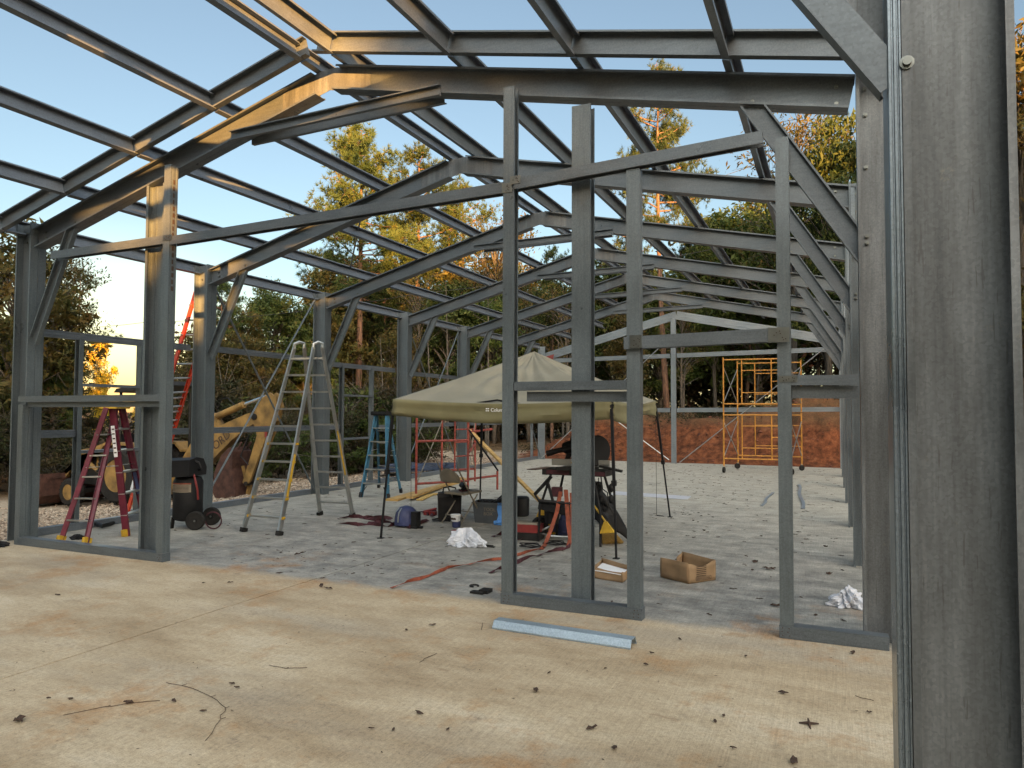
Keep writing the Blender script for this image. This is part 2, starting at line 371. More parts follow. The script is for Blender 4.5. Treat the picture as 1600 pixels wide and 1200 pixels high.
def ground_mat():
    mt, nt, b = new_mat('site ground'); v = coords(nt)
    sep = nt.nodes.new('ShaderNodeSeparateXYZ'); nt.links.new(v, sep.inputs[0])
    nb = noise(nt, v, .8, 6, .6); nm = noise(nt, v, 4.5, 6, .7); nf = noise(nt, v, 24, 5, .7)
    clay = ramp(nt, [(.30, (.030, .014, .008)), (.45, (.10, .037, .018)), (.6, (.19, .068, .03)), (.75, (.21, .12, .07))]); nt.links.new(nm, clay.inputs[0])
    litter = ramp(nt, [(.3, (.04, .028, .016)), (.5, (.10, .065, .035)), (.7, (.16, .10, .05))]); nt.links.new(nf, litter.inputs[0])
    grav = ramp(nt, [(.3, (.19, .145, .10)), (.5, (.32, .26, .19)), (.72, (.46, .40, .32))]); nt.links.new(nf, grav.inputs[0])
    def edge(out, a, c, jit=1.2):
        ma = nd(nt, 'ShaderNodeMath', operation='MULTIPLY_ADD'); nt.links.new(nb, ma.inputs[0]); ma.inputs[1].default_value = jit; nt.links.new(out, ma.inputs[2])
        mr = nd(nt, 'ShaderNodeMapRange'); mr.inputs['From Min'].default_value = a; mr.inputs['From Max'].default_value = c
        nt.links.new(ma.outputs[0], mr.inputs['Value']); return mr.outputs[0]
    isclayx = edge(sep.outputs['X'], -11.3, -9.2, 2.5)          # clay to the right of this
    far = edge(sep.outputs['Y'], 29.0, 30.4, 1.6)                # forest floor behind the bank
    top = edge(sep.outputs['Z'], 1.5, 1.9, .9)
    c = mixc(nt, isclayx, grav.outputs[0], clay.outputs[0])
    leftfar = edge(sep.outputs['X'], -21.5, -19.5, 2.0)
    c = mixc(nt, leftfar, litter.outputs[0], c)
    c = mixc(nt, far, c, litter.outputs[0]); 
    tm = nd(nt, 'ShaderNodeMath', operation='MULTIPLY'); nt.links.new(top, tm.inputs[0]); tm.inputs[1].default_value = .7
    c = mixc(nt, tm.outputs[0], c, litter.outputs[0])
    nt.links.new(c, b.inputs[0]); b.inputs['Roughness'].default_value = .95; b.inputs['Specular IOR Level'].default_value = .15
    bp = nd(nt, 'ShaderNodeBump', Strength=.9, Distance=.05); nt.links.new(nm, bp.inputs['Height']); nt.links.new(bp.outputs[0], b.inputs['Normal'])
    return mt
xs = np.unique(np.concatenate([np.linspace(-700, -60, 14), np.linspace(-60, -20, 50), np.linspace(-20, -10, 60), np.linspace(-10, 4, 90), np.linspace(4, 40, 40), np.linspace(40, 700, 14)]))
ys = np.unique(np.concatenate([np.linspace(-400, -30, 10), np.linspace(-30, 5, 20), np.linspace(5, 24, 70), np.linspace(24, 31, 80), np.linspace(31, 60, 40), np.linspace(60, 900, 12)]))
tag(grid_mesh('ground', xs, ys, ground_mat()), 'bare site ground, pale gravel beside the slab and a raw red clay bank behind it', None, None, 'structure')

# ---- slab, cast in two halves with a joint under the ridge
def slab_mat():
    mt, nt, b = new_mat('site concrete'); v = coords(nt)
    sep = nt.nodes.new('ShaderNodeSeparateXYZ'); nt.links.new(v, sep.inputs[0])
    broom = noise(nt, coords(nt, (90, 2.2, 1), rot=(0, 0, math.radians(9))), 1.2, 3, .7)      # fine broom lines along the slab
    sweepn = noise(nt, coords(nt, (.9, 3.4, 1), rot=(0, 0, math.radians(4))), 1.7, 10, .74)   # trowel streaks across
    diag = noise(nt, coords(nt, (.5, 1.3, 1), rot=(0, 0, math.radians(52))), 1.0, 10, .70)
    big = noise(nt, v, .55, 6, .6); mid = noise(nt, v, 3.3, 8, .72); fine = noise(nt, v, 38, 5, .75)
    beige = ramp(nt, [(.30, (.22, .155, .09)), (.42, (.34, .26, .165)), (.55, (.44, .355, .24)), (.70, (.53, .455, .34))]); nt.links.new(diag, beige.inputs[0])
    mxn = nd(nt, 'ShaderNodeMath', operation='MULTIPLY_ADD'); nt.links.new(mid, mxn.inputs[0]); mxn.inputs[1].default_value = .55; sc_ = nd(nt, 'ShaderNodeMath', operation='MULTIPLY'); nt.links.new(sweepn, sc_.inputs[0]); sc_.inputs[1].default_value = .45; nt.links.new(sc_.outputs[0], mxn.inputs[2]); sweepn = mxn.outputs[0]
    grey = ramp(nt, [(.34, (.095, .093, .086)), (.44, (.17, .166, .152)), (.54, (.27, .262, .236)), (.66, (.42, .40, .35))]); nt.links.new(sweepn, grey.inputs[0])
    pale = ramp(nt, [(.34, (.22, .205, .17)), (.48, (.36, .34, .285)), (.66, (.52, .495, .42))]); nt.links.new(sweepn, pale.inputs[0])
    def edge(o_, a, c, n, jit):
        ma = nd(nt, 'ShaderNodeMath', operation='MULTIPLY_ADD'); nt.links.new(n, ma.inputs[0]); ma.inputs[1].default_value = jit; nt.links.new(o_, ma.inputs[2])
        mr = nd(nt, 'ShaderNodeMapRange'); mr.inputs['From Min'].default_value = a; mr.inputs['From Max'].default_value = c
        nt.links.new(ma.outputs[0], mr.inputs['Value']); return mr.outputs[0]
    inside = edge(sep.outputs['Y'], 5.95, 6.15, mid, .45)
    deep = edge(sep.outputs['Y'], 8.5, 15.5, big, 3.0)
    leftpale = edge(sep.outputs['X'], -7.6, -5.4, big, 2.0)
    inv = nd(nt, 'ShaderNodeMath', operation='SUBTRACT'); inv.inputs[0].default_value = 1; nt.links.new(leftpale, inv.inputs[1])
    dd = nd(nt, 'ShaderNodeMath', operation='MAXIMUM'); nt.links.new(deep, dd.inputs[0])
    iv = nd(nt, 'ShaderNodeMath', operation='MULTIPLY'); nt.links.new(inv.outputs[0], iv.inputs[0]); iv.inputs[1].default_value = .55; nt.links.new(iv.outputs[0], dd.inputs[1])
    g2 = mixc(nt, dd.outputs[0], grey.outputs[0], pale.outputs[0])
    c = mixc(nt, inside, beige.outputs[0], g2)
    # grey wash bands on the beige and orange clay stains
    gb = ramp(nt, [(.52, g3(0)), (.7, g3(.55))]); nt.links.new(noise(nt, coords(nt, (.3, 1.1, 1), rot=(0, 0, math.radians(50))), .9, 6, .6), gb.inputs[0])
    ic = nd(nt, 'ShaderNodeMath', operation='SUBTRACT'); ic.inputs[0].default_value = 1; nt.links.new(inside, ic.inputs[1])
    gm = nd(nt, 'ShaderNodeMath', operation='MULTIPLY'); nt.links.new(gb.outputs[0], gm.inputs[0]); nt.links.new(ic.outputs[0], gm.inputs[1])
    c = mixc(nt, gm.outputs[0], c, (.27, .245, .205))
    st = ramp(nt, [(.53, g3(0)), (.61, g3(.42)), (.70, g3(.8))]); nt.links.new(noise(nt, v, 1.15, 9, .74), st.inputs[0])
    near_line = nd(nt, 'ShaderNodeMapRange'); near_line.inputs['From Min'].default_value = 7.3; near_line.inputs['From Max'].default_value = 6.2; nt.links.new(sep.outputs['Y'], near_line.inputs['Value'])
    sm = nd(nt, 'ShaderNodeMath', operation='MULTIPLY'); nt.links.new(st.outputs[0], sm.inputs[0]); nt.links.new(near_line.outputs[0], sm.inputs[1])
    c = mixc(nt, sm.outputs[0], c, (.33, .165, .055))
    dk = ramp(nt, [(.585, g3(0)), (.68, g3(.5))]); nt.links.new(noise(nt, v, 2.4, 9, .8), dk.inputs[0]); c = mixc(nt, dk.outputs[0], c, (.13, .10, .075))
    bm = ramp(nt, [(.3, g3(.84)), (.7, g3(1.09))]); nt.links.new(broom, bm.inputs[0]); c = mixc(nt, 1.0, c, bm.outputs[0], 'MULTIPLY')
    fm = ramp(nt, [(.3, g3(.68)), (.5, g3(1.0)), (.7, g3(1.16))]); nt.links.new(fine, fm.inputs[0]); c = mixc(nt, 1.0, c, fm.outputs[0], 'MULTIPLY')
    vf = noise(nt, v, 130, 3, .8); vm = ramp(nt, [(.32, g3(.55)), (.46, g3(1.0)), (.7, g3(1.12))]); nt.links.new(vf, vm.inputs[0]); c = mixc(nt, 1.0, c, vm.outputs[0], 'MULTIPLY')
    sk = ramp(nt, [(.60, g3(0)), (.66, g3(.6))]); nt.links.new(noise(nt, coords(nt, (.8, 3.5, 1), rot=(0, 0, math.radians(38))), 2.1, 9, .78), sk.inputs[0]); c = mixc(nt, sk.outputs[0], c, (.22, .14, .08))
    nt.links.new(c, b.inputs[0])
    rr = ramp(nt, [(.3, g3(.55)), (.7, g3(.85))]); nt.links.new(sweepn, rr.inputs[0]); nt.links.new(rr.outputs[0], b.inputs['Roughness'])
    b.inputs['Specular IOR Level'].default_value = .35
    bp = nd(nt, 'ShaderNodeBump', Strength=.35, Distance=.006); nt.links.new(broom, bp.inputs['Height'])
    bp2 = nd(nt, 'ShaderNodeBump', Strength=.3, Distance=.004); nt.links.new(fine, bp2.inputs['Height']); nt.links.new(bp.outputs[0], bp2.inputs['Normal']); nt.links.new(bp2.outputs[0], b.inputs['Normal'])
    return mt
sb = MB(); sb.box(-9.72, -4.727, -14, 24.35, -.14, 0); sb.box(-4.713, .62, -14, 24.35, -.14, 0);
so_ = sb.build('floor', slab_mat()); tag(so_, 'concrete slab, beige in front and grey and streaked inside the frame', None, None, 'structure')
# apron of the same concrete running on to the right of the near column
ab = MB(); ab.box(.622, 6.5, -14, 4.6, -.14, 0); tag(ab.build('pavement', so_.data.materials[0]), 'concrete apron beside the near column', None, None, 'structure')

# ---- gravel beside the slab: pebbles nobody could count
def scatter(name, N, pts, base, material, flat=.6, label=None):
    k = len(base[0]); V = np.zeros((len(pts), k, 3)); bv = np.array(base[0])
    for i, (x, y, z, s_) in enumerate(pts):
        a = random.uniform(0, 6.28); ca, sa = math.cos(a), math.sin(a)
        q = bv*np.array([s_, s_*random.uniform(.6, 1), s_*flat])
        V[i, :, 0] = x+q[:, 0]*ca-q[:, 1]*sa; V[i, :, 1] = y+q[:, 0]*sa+q[:, 1]*ca; V[i, :, 2] = z+q[:, 2]
    fs = []; 
    for i in range(len(pts)):
        fs += [tuple(i*k+j for j in f) for f in base[1]]
    me = bpy.data.meshes.new(name); me.from_pydata(V.reshape(-1, 3).tolist(), [], fs); me.materials.append(M[material] if isinstance(material, str) else material); me.update()
    o = bpy.data.objects.new(name, me); COL.objects.link(o); return o
octa = ([(1, 0, 0), (0, 1, 0), (-1, 0, 0), (0, -1, 0), (.1, .1, 1), (0, 0, -1)], [(0, 1, 4), (1, 2, 4), (2, 3, 4), (3, 0, 4), (1, 0, 5), (2, 1, 5), (3, 2, 5), (0, 3, 5)])
def pebble_mat():
    mt, nt, b = new_mat('pebbles'); v = coords(nt)
    vo = nd(nt, 'ShaderNodeTexVoronoi', Scale=14.); nt.links.new(v, vo.inputs['Vector'])
    sp = nt.nodes.new('ShaderNodeSeparateColor'); nt.links.new(vo.outputs['Color'], sp.inputs[0])
    r = ramp(nt, [(0, (.10, .07, .05)), (.35, (.22, .165, .115)), (.7, (.34, .27, .20)), (1, (.46, .39, .31))]); nt.links.new(sp.outputs[0], r.inputs[0]); nt.links.new(r.outputs[0], b.inputs[0]); b.inputs['Roughness'].default_value = .85
    return mt
pp = []
while len(pp) < 15000:
    y = random.uniform(4, 25)**1.0; x = -9.85-abs(random.gauss(0, 4.2))
    if x < -20: continue
    d = math.hypot(x, y); pp.append((x, y, float(height(x, y))+.008, random.uniform(.018, .05)*(.7+d/30)))
tag(scatter('gravel', 0, pp, octa, pebble_mat()), 'pale tan gravel spread along the left edge of the slab', 'gravel', None, 'stuff')
cp = []
while len(cp) < 1500:
    x = random.uniform(-12, 5); y = random.uniform(24.5, 29.5); cp.append((x, y, float(height(x, y)), abs(random.gauss(.02, .03))+.012))
tag(scatter('dirt', 0, cp, octa, mat('clay clods', (.13, .048, .028), .95, 0, .5, 3)), 'loose red clay clods on the cut bank', 'dirt', None, 'stuff')

# ================================================================== STEEL BUILDING FRAME
XR = -4.72                                   # ridge
FY = [5.98, 8.83, 11.83, 14.93, 17.99, 21.05, 24.08]
XLo, XLi, XRi, XRo = -9.61, -9.32, .185, .475
def zc(x): return 5.10+.271*(x-XR) if x < XR else 5.10-.2106*(x-XR)     # rafter centre line
def ztop(x): return zc(x)+.13
B = thing('steel_building', 'open galvanised steel frame of a gabled shop building standing on the concrete slab', 'building frame', (XR, 5.8, 0))
def col_pair(Y, x0, x1, z1, material, label=None):
    mb = MB(); xc = (x0+x1)/2; mb.dchan((xc, Y, 0), (xc, Y, z1), (0, -1, 0), x1-x0, .1)
    # base angle clips
    o = mb.build('column', material, B, label=label)
    return o
def clip(o, co, no):
    import bmesh
    bm = bmesh.new(); bm.from_mesh(o.data); l = parent_loc(o.parent)
    bmesh.ops.bisect_plane(bm, geom=bm.verts[:]+bm.edges[:]+bm.faces[:], plane_co=Vector(co)-l, plane_no=Vector(no), clear_outer=True, clear_inner=False)
    bmesh.ops.holes_fill(bm, edges=[e for e in bm.edges if e.is_boundary], sides=40); bm.to_mesh(o.data); bm.free(); o.data.update()
def bolts(parent, pts, axis, r=.017):
    for p in pts:
        mb = MB(); a = arr(axis)
        mb.lathe([(r, 0), (r, .004), (r*.62, .0045), (r*.6, .016)], p, a, 10); mb.build('bolt', 'bolt', parent, True)
def rafter(Y, side, x_out, skip=.0, material='steel_h'):
    xa = XR+(-.16 if side < 0 else .10)
    mb = MB(); mb.dchan((x_out, Y, zc(x_out)), (xa, Y, zc(xa)), (0, -1, 0), .25, .08, .02)
    return mb.build('rafter', material, B)
for i, Y in enumerate(FY[:6]):
    lab = {0: ('left front corner column of the inner frame', 'corner column behind the bottom track, right of the door opening')}.get(i)
    cl = col_pair(Y, XLo, XLi, 4.06, 'steel_v', lab[0] if lab else None)
    cr = col_pair(Y, XRi, XRo, 4.22 if i else 4.35, 'steel_n' if i == 0 else 'steel_v', lab[1] if lab else None)
    rl = rafter(Y, -1, XLi-.02 if i else XLi+.01); rr = rafter(Y, 1, XRi+.05 if i else XRi-.03)
    # welded ridge plate
    for e in (-.010, .006):
        mb = MB(); y0 = Y+e
        mb.prism([(XR-.62, zc(XR-.62)-.118), (XR, zc(XR)-.118), (XR+.5, zc(XR+.5)-.118), (XR+.5, zc(XR+.5)+.118), (XR+.09, 5.205), (XR-.13, 5.20), (XR-.62, zc(XR-.62)+.118)], y0, y0+.004)
        if e < 0: mb.build('ridge_plate', 'steel_n', B)
    # knee braces
    mb = MB(); mb.chan((-8.58, Y-.03, 3.93), (-9.27, Y-.03, 2.52), (0, -1, 0), .155, .055, .014, .004, False)
    k = mb.build('knee_brace', 'steel_v', B); clip(k, (XLi+.004, 0, 0), (-1, 0, 0)); clip(k, (-8.6, 0, zc(-8.6)-.13), (-.271, 0, 1))
    mb = MB(); mb.chan((-.58, Y-.03, 4.13), (.26, Y-.03, 2.80), (0, -1, 0), .155, .055, .014, .004, False)
    k = mb.build('knee_brace', 'steel_h', B); clip(k, (XRi-.004, 0, 0), (1, 0, 0)); clip(k, (-.5, 0, zc(-.5)-.13), (.2106, 0, 1))
    if i in (0, 2, 3, 4, 5):
        mb = MB(); mb.chan((-5.98, Y-.10, 4.60), (-3.36, Y-.10, 4.70), (0, 0, 1), .05, .01, 0, .004, False)
        mb = MB(); mb.chan((-5.98, Y-.088, 4.655), (-3.36, Y-.088, 4.70), (0, -1, 0), .105, .045, .012, .004, False); mb.build('collar_tie', 'steel_h', B)
        mb = MB(); mb.chan((-5.86, Y+.088, 4.665), (-3.42, Y+.088, 4.72), (0, 1, 0), .105, .045, .012, .004, False); mb.build('collar_tie', 'steel_h', B)
    if i < 3:
        bolts(cl, [(-9.40, Y-.014, z) for z in (3.95, 3.83)]+[(-9.52, Y-.014, z) for z in (3.95, 3.83)], (0, -1, 0))
        bolts(rr, [(-.56, Y-.014, 4.14), (.05, Y-.014, 4.15), (.05, Y-.014, 4.02)], (0, -1, 0))
        bolts(cr, [(.245, Y-.012, z) for z in (2.93, 2.98, 3.5, 3.9, 4.1)], (0, -1, 0))
        bolts(rl, [(-9.16, Y-.014, 3.93), (-9.15, Y-.014, 3.86), (-8.6, Y-.014, 4.0)], (0, -1, 0))
    # white splice plates on the column heads
    mb = MB(); mb.box(XLo-.06, XLo+.0, Y-.108, Y-.104, 3.93, 4.03); mb.build('splice_plate', 'steel_e', B)
    if i: mb = MB(); mb.box(XRi+.02, XRi+.06, Y-.108, Y-.104, 3.4, 4.15); mb.build('splice_plate', 'steel_e', B)
# far end frame: bright rafters lying flat against end posts
Y = FY[6]
for x0, z1 in ((XLo, 4.0), (XRi, 4.2)):
    mb = MB(); mb.chan((x0+.12, Y-.1, 0), (x0+.12, Y-.1, z1), (0, 1, 0), .25, .07); mb.build('column', 'steel_e', B)
mb = MB(); mb.chan((XLo+.15, Y, zc(XLo+.15)-.2), (XR, Y, zc(XR)-.2), (0, 1, 0), .27, .07); mb.build('rafter', 'steel_e', B)
mb = MB(); mb.chan((XRi+.2, Y, zc(XRi+.2)-.2), (XR, Y+.002, zc(XR)-.2), (0, 1, 0), .27, .07); mb.build('rafter', 'steel_e', B)
mb = MB(); mb.prism([(-9.45, 3.32), (-9.05, 3.45), (-9.0, 3.72), (-9.45, 3.6)], Y-.13, Y-.12); mb.build('splice_plate', 'redplate', B, label='dark red primed plate on the far left rafter end')
mb = MB(); mb.chan((-4.82, Y-.05, 0), (-4.82, Y-.05, zc(XR)-.32), (0, 1, 0), .16, .1); mb.build('end_post', 'steel_e', B)
mb = MB(); mb.chan((-9.88, Y-.05, 0), (-9.88, Y-.05, 3.3), (0, 1, 0), .08, .06); mb.build('end_post', 'steel_e', B)
for (z0, z1) in ((3.49, 3.62), (1.72, 1.79)):
    for xa, xb in ((-9.45, -4.93), (-4.71, .2)):
        mb = MB(); za = z0+(z1-z0)*(xa+9.5)/9.7; zb = z0+(z1-z0)*(xb+9.5)/9.7
        mb.chan((xa, Y-.05, za), (xb, Y-.05, zb), (0, 1, 0), .14, .06); mb.build('girt', 'steel_e', B)
for p, q in (((-9.45, .05), (-4.95, 4.1)), ((-4.95, .12), (-9.4, 3.3)), ((-4.6, .05), (.1, 3.9)), ):
    mb = MB(); mb.tube([(p[0], Y-.16, p[1]), (q[0], Y-.16, q[1])], .016, 6); mb.build('brace_rod', 'alu', B, True)

# purlins: in front of frame one and behind it
PX = [-9.62, -8.44, -7.26, -6.08, -4.92, -4.50, -3.18, -1.99, -.74, .44]
for x in PX:
    z = ztop(x)+.105; s_ = .271 if x < XR else -.2106
    for (ya, yb) in ((-1.6, 5.69), (5.725, 24.16)):
        if x == .44 and ya < 0: continue
        mb = MB(); ax = (1, 0, s_); mb.chan((x, ya, z), (x, yb, z), ax, .19, .062, .018, .004, False); mb.build('purlin', 'steel_y', B)
# rake channels at purlin level
for xa, xb in ((-9.80, -4.80), (-4.68, .40)):
    mb = MB(); za = ztop(xa)+.12; zb = ztop(xb)+.12
    mb.chan((xa, 5.72, za), (xb, 5.72, zb), (0, -1, 0), .20, .07, .016, .004, False)
    mb.build('rake_channel', 'steel_h', B)
# frame zero rafters overhead (out of the picture but standing there)
Y0 = 2.55
rafter(Y0, -1, XLi-.02); rafter(Y0, 1, XRi+.02); col_pair(Y0, XLo, XLi, 4.06, 'steel_v')
nc = col_pair(Y0, .203, .49, 4.3, 'steel_n', 'big weathered steel column nearest the camera')
bolts(nc, [(.216, Y0-.104, 2.72)], (0, -1, 0), .021)
mb = MB(); mb.chan((-.70, Y0-.09, 4.01), (.185, Y0-.09, 2.672), (0, 1, 0), .095, .07, .014, .004, False); k = mb.build('knee_brace', 'steel_h', B, label='knee brace running up from the nearest column'); clip(k, (XRi-.004, 0, 0), (1, 0, 0))
mb = MB(); mb.prism([(.163, 2.78), (.163, 3.9), (-.5, 3.9)], Y0+.03, Y0+.036); mb.build('gusset_plate', 'steel_n', B)
mb = MB(); ya = Y0-.098; yb = Y0+.12; pf = [(.164, yb), (.164, ya+.006), (.167, ya), (.174, ya), (.176, ya+.006), (.180, ya+.006), (.182, ya), (.189, ya), (.191, ya+.006), (.194, ya+.006), (.196, ya), (.201, ya), (.201, yb)]; n_ = len(pf); mb.add([(x, y, 0) for x, y in pf]+[(x, y, 4.2) for x, y in pf], [(i, (i+1) % n_, n_+(i+1) % n_, n_+i) for i in range(n_)]+[tuple(range(n_-1, -1, -1)), tuple(range(n_, 2*n_))]); mb.build('column_jamb', 'steel_j', B, label='bluish corner channel beside the nearest column')

# ---- partition framing on the front line
YP = 5.765
def track(xa, xb, z0=0., tilt=0.):
    mb = MB(); mb.box(xa, xb, YP, YP+.105, .002, .095)
    mb.box(xa+.004, xb-.004, YP-.0012, YP, .012, .085)
    return mb.build('base_track', 'steel_h', B)
def stud(x0, x1, z0, z1, openx=True, name='stud', material='steel_v', y0=None, d=.1):
    y0 = YP+.003 if y0 is None else y0; mb = MB(); yc = y0+d/2
    if openx: mb.chan((x0, yc, z0), (x0, yc, z1), (1, 0, 0), d, x1-x0, .02, .004)
    else: mb.chan((x1, yc, z0), (x1, yc, z1), (-1, 0, 0), d, x1-x0, .02, .004)
    return mb.build(name, material, B)
t1 = track(-9.22, -6.735); t2 = track(-2.655, -1.415); t3 = track(-.385, .34)
s1 = stud(-6.84, -6.74, .096, 4.42, False); s2 = stud(-2.65, -2.545, .096, 4.55); s3 = stud(-1.535, -1.425, .096, 3.66, False); s4 = stud(-.38, -.285, .096, 3.75)
stud(-9.29, -9.20, .0, 1.73, False)
# taller endwall posts behind the track
stud(-2.055, -1.885, .0, 4.33, True, 'end_post', 'steel_v', 5.90, .12)
mb = MB(); mb.chan((-7.13, 5.98, 0), (-7.13, 5.98, 4.28), (0, -1, 0), .30, .08, .035, .005); ep = mb.build('end_post', 'steel_v', B)
def rail(name, xa, za, xb, zb, h, d=.1, y=YP+.004, openz=True, material='steel_h'):
    mb = MB(); up = (0, 0, -1) if openz else (0, -1, 0)
    if openz: # flat channel lying open downwards: face to the camera is its flange
        mb.chan((xa, y+d/2, za), (xb, y+d/2, zb), (0, 0, -1), d, h, .016, .004)
    else: mb.chan((xa, y+.04, (za)), (xb, y+.04, zb), (0, -1, 0), h, .045, .012, .004, False)
    return mb.build(name, material, B)
h1 = rail('header', -8.76, 3.61, -6.843, 3.625, .095); h2 = rail('header', -6.737, 3.605, -2.652, 3.70, .095); h3 = rail('header', -2.54, 3.71, -.47, 3.815, .095, y=YP-.02)
m1 = rail('header', -1.55, 2.275, -.30, 2.30, .10, y=YP-.035); 
l1 = rail('sill', -9.30, 1.835, -6.842, 1.842, .075); l2 = rail('sill', -2.54, 1.925, -1.537, 1.925, .075); l3 = rail('sill', -.282, 1.945, .17, 1.94, .075)
rail('sill', -2.44, 1.84, -1.54, 1.835, .085, .05, YP+.06, True); rail('sill', -.282, 1.865, .17, 1.86, .09, .05, YP+.06, True); rail('sill', -9.2, 1.76, -6.85, 1.765, .06, .05, YP+.06, True)
def screw_plate(x0, x1, z0, z1, parent, y):
    mb = MB(); mb.box(x0, x1, y-.003, y, z0, z1); pl = mb.build('screw_plate', 'bolt', parent)
    mb = MB(); n = 4 if x1-x0 > z1-z0 else 3
    for k in range(7):
        x = x0+(x1-x0)*(.15+.7*random.random()); z = z0+(z1-z0)*(.15+.7*((k*.618) % 1)); mb.lathe([(.0045, 0), (.0045, .003)], (x, y-.0035, z), (0, -1, 0), 6)
    mb.build('screws', 'ink', B)
screw_plate(-1.50, -1.40, 2.18, 2.285, B, YP-.037); screw_plate(-.44, -.29, 2.19, 2.30, B, YP-.037)
screw_plate(-2.66, -2.56, 3.60, 3.685, B, YP-.001); screw_plate(-2.57, -2.47, 3.66, 3.73, B, YP-.023)
screw_plate(-6.83, -6.70, 3.56, 3.62, B, YP-.002); screw_plate(-.37, -.24, 1.895, 1.94, B, YP-.002)
for tr, xs_ in ((t1, (-6.80, -6.77)), (t2, (-2.62, -2.58, -1.48, -1.45)), (t3, (-.36, -.32))):
    mb = MB()
    for x in xs_:
        for z in (.025, .05, .078): mb.lathe([(.004, 0), (.004, .003)], (x+random.uniform(-.01, .01), YP-.0015, z), (0, -1, 0), 6)
    mb.build('screws', 'ink', tr)
mb = MB()
for i_, z in enumerate(np.arange(3.0, 4.2, .075)):           # factory stamp down the stud face
    w = random.choice((.012, .02, .016)); mb.box(-6.735+.0, -6.7355, 5.80+.0, 5.80+w+.01, z, z+.05)
mb.build('stamped_lettering', 'ink', s1)

# ---- left long wall: girts, jambs, base channel, rods
XW = -9.66
def girt(ya, yb, z, h=.10, x=XW):
    mb = MB(); mb.chan((x, ya, z), (x, yb, z), (-1, 0, 0), h, .05, .014, .004); mb.build('girt', 'steel_y', B)
girt(6.08, 8.73, 2.70); girt(8.93, 11.73, 2.72); girt(11.93, 14.83, 2.66); girt(15.03, 24, 2.62)
girt(6.08, 6.80, 1.34); girt(8.93, 12.72, 1.33); girt(15.03, 24, 1.32); girt(7.86, 8.73, 1.33); girt(13.9, 14.83, 1.30)
for ya, yb, zs in ((6.84, 7.76, (2.04, 1.10)), (12.78, 13.82, (2.03, 1.09))):
    for y, o in ((ya, 1), (yb, -1)):
        mb = MB(); mb.chan((XW, y, 0), (XW, y, 2.65), (0, -o, 0), .10, .06, .014, .004); mb.build('window_jamb', 'steel_v', B)
    for z in zs:
        mb = MB(); mb.chan((XW, ya, z), (XW, yb, z), (0, 0, -1), .10, .04, .012, .004, False); mb.build('window_rail', 'steel_y', B)
for a, c in ((6.08, 8.73), (8.93, 11.73), (11.93, 14.83), (15.03, 17.89), (18.09, 24)):
    mb = MB(); mb.box(XW-.055, XW+.055, a, c, .002, .10); mb.build('base_track', 'steel_y', B)
for a, c in ((FY[1], FY[2]), (FY[3], FY[4]), (FY[5], FY[6])):
    for z0, z1, o in ((.1, 3.95, .0), (3.95, .1, .035)):
        mb = MB(); mb.tube([(XW+.10+o, a+.1, z0), (XW+.10+o, c-.1, z1)], .017, 6); mb.build('brace_rod', 'steel_v', B, True)
mb = MB(); mb.tube([(-8.9, 11.9, 4.30), (-6.3, 8.85, 4.95)], .014, 6); mb.build('brace_rod', 'steel_v', B, True)
# right long wall: eave channel, girts seen edge on
for z in (1.33, 2.7):
    mb = MB(); mb.chan((.53, 6, z), (.53, 24, z), (1, 0, 0), .10, .05, .014, .004); mb.build('girt', 'steel_y', B)
mb = MB(); mb.box(.50, .60, 8.9, 24, .002, .09); mb.build('base_track', 'steel_y', B)
# long white drop line beside the left corner
mb = MB(); mb.box(-9.99, -9.96, 5.83, 5.86, -.1, 3.95); mb.build('eave_strut', 'steel_b', B)

# ================================================================== TREES
def tri_mesh(name, V, F, material):
    me = bpy.data.meshes.new(name); V = np.asarray(V, np.float32); F = np.asarray(F, np.int32); k = F.shape[1]
    me.vertices.add(len(V)); me.vertices.foreach_set('co', V.ravel()); me.loops.add(F.size); me.loops.foreach_set('vertex_index', F.ravel())
    me.polygons.add(len(F)); me.polygons.foreach_set('loop_start', np.arange(0, F.size, k, dtype=np.int32)); me.update(calc_edges=True)
    me.materials.append(M[material] if isinstance(material, str) else material); return me
def leaf_quads(P, size, rng, aspect=.6):
    n = len(P); a = rng.normal(size=(n, 3)); a /= np.linalg.norm(a, axis=1)[:, None]
    b = rng.normal(size=(n, 3)); b -= a*(a*b).sum(1)[:, None]; b /= np.linalg.norm(b, axis=1)[:, None]
    s_ = size*rng.uniform(.6, 1.4, n)[:, None]
    V = np.stack([P-a*s_, P+b*s_*aspect*.5, P+a*s_, P-b*s_*aspect*.5], 1).reshape(-1, 3)
    return V, np.arange(4*n).reshape(-1, 4)
def needle_tufts(P, D, L, rng, blades=15, w=.018):
    n = len(P)*blades; Pp = np.repeat(P, blades, 0); Dd = np.repeat(D, blades, 0)
    a = rng.normal(size=(n, 3))*.75+Dd; a /= np.linalg.norm(a, axis=1)[:, None]
    b = np.cross(a, rng.normal(size=(n, 3))); b /= np.linalg.norm(b, axis=1)[:, None]
    l = L*rng.uniform(.7, 1.2, n)[:, None]; p0 = Pp+a*l*.1
    V = np.stack([p0-b*w, p0+b*w, p0+a*l], 1).reshape(-1, 3)
    return V, np.arange(3*n).reshape(-1, 3)
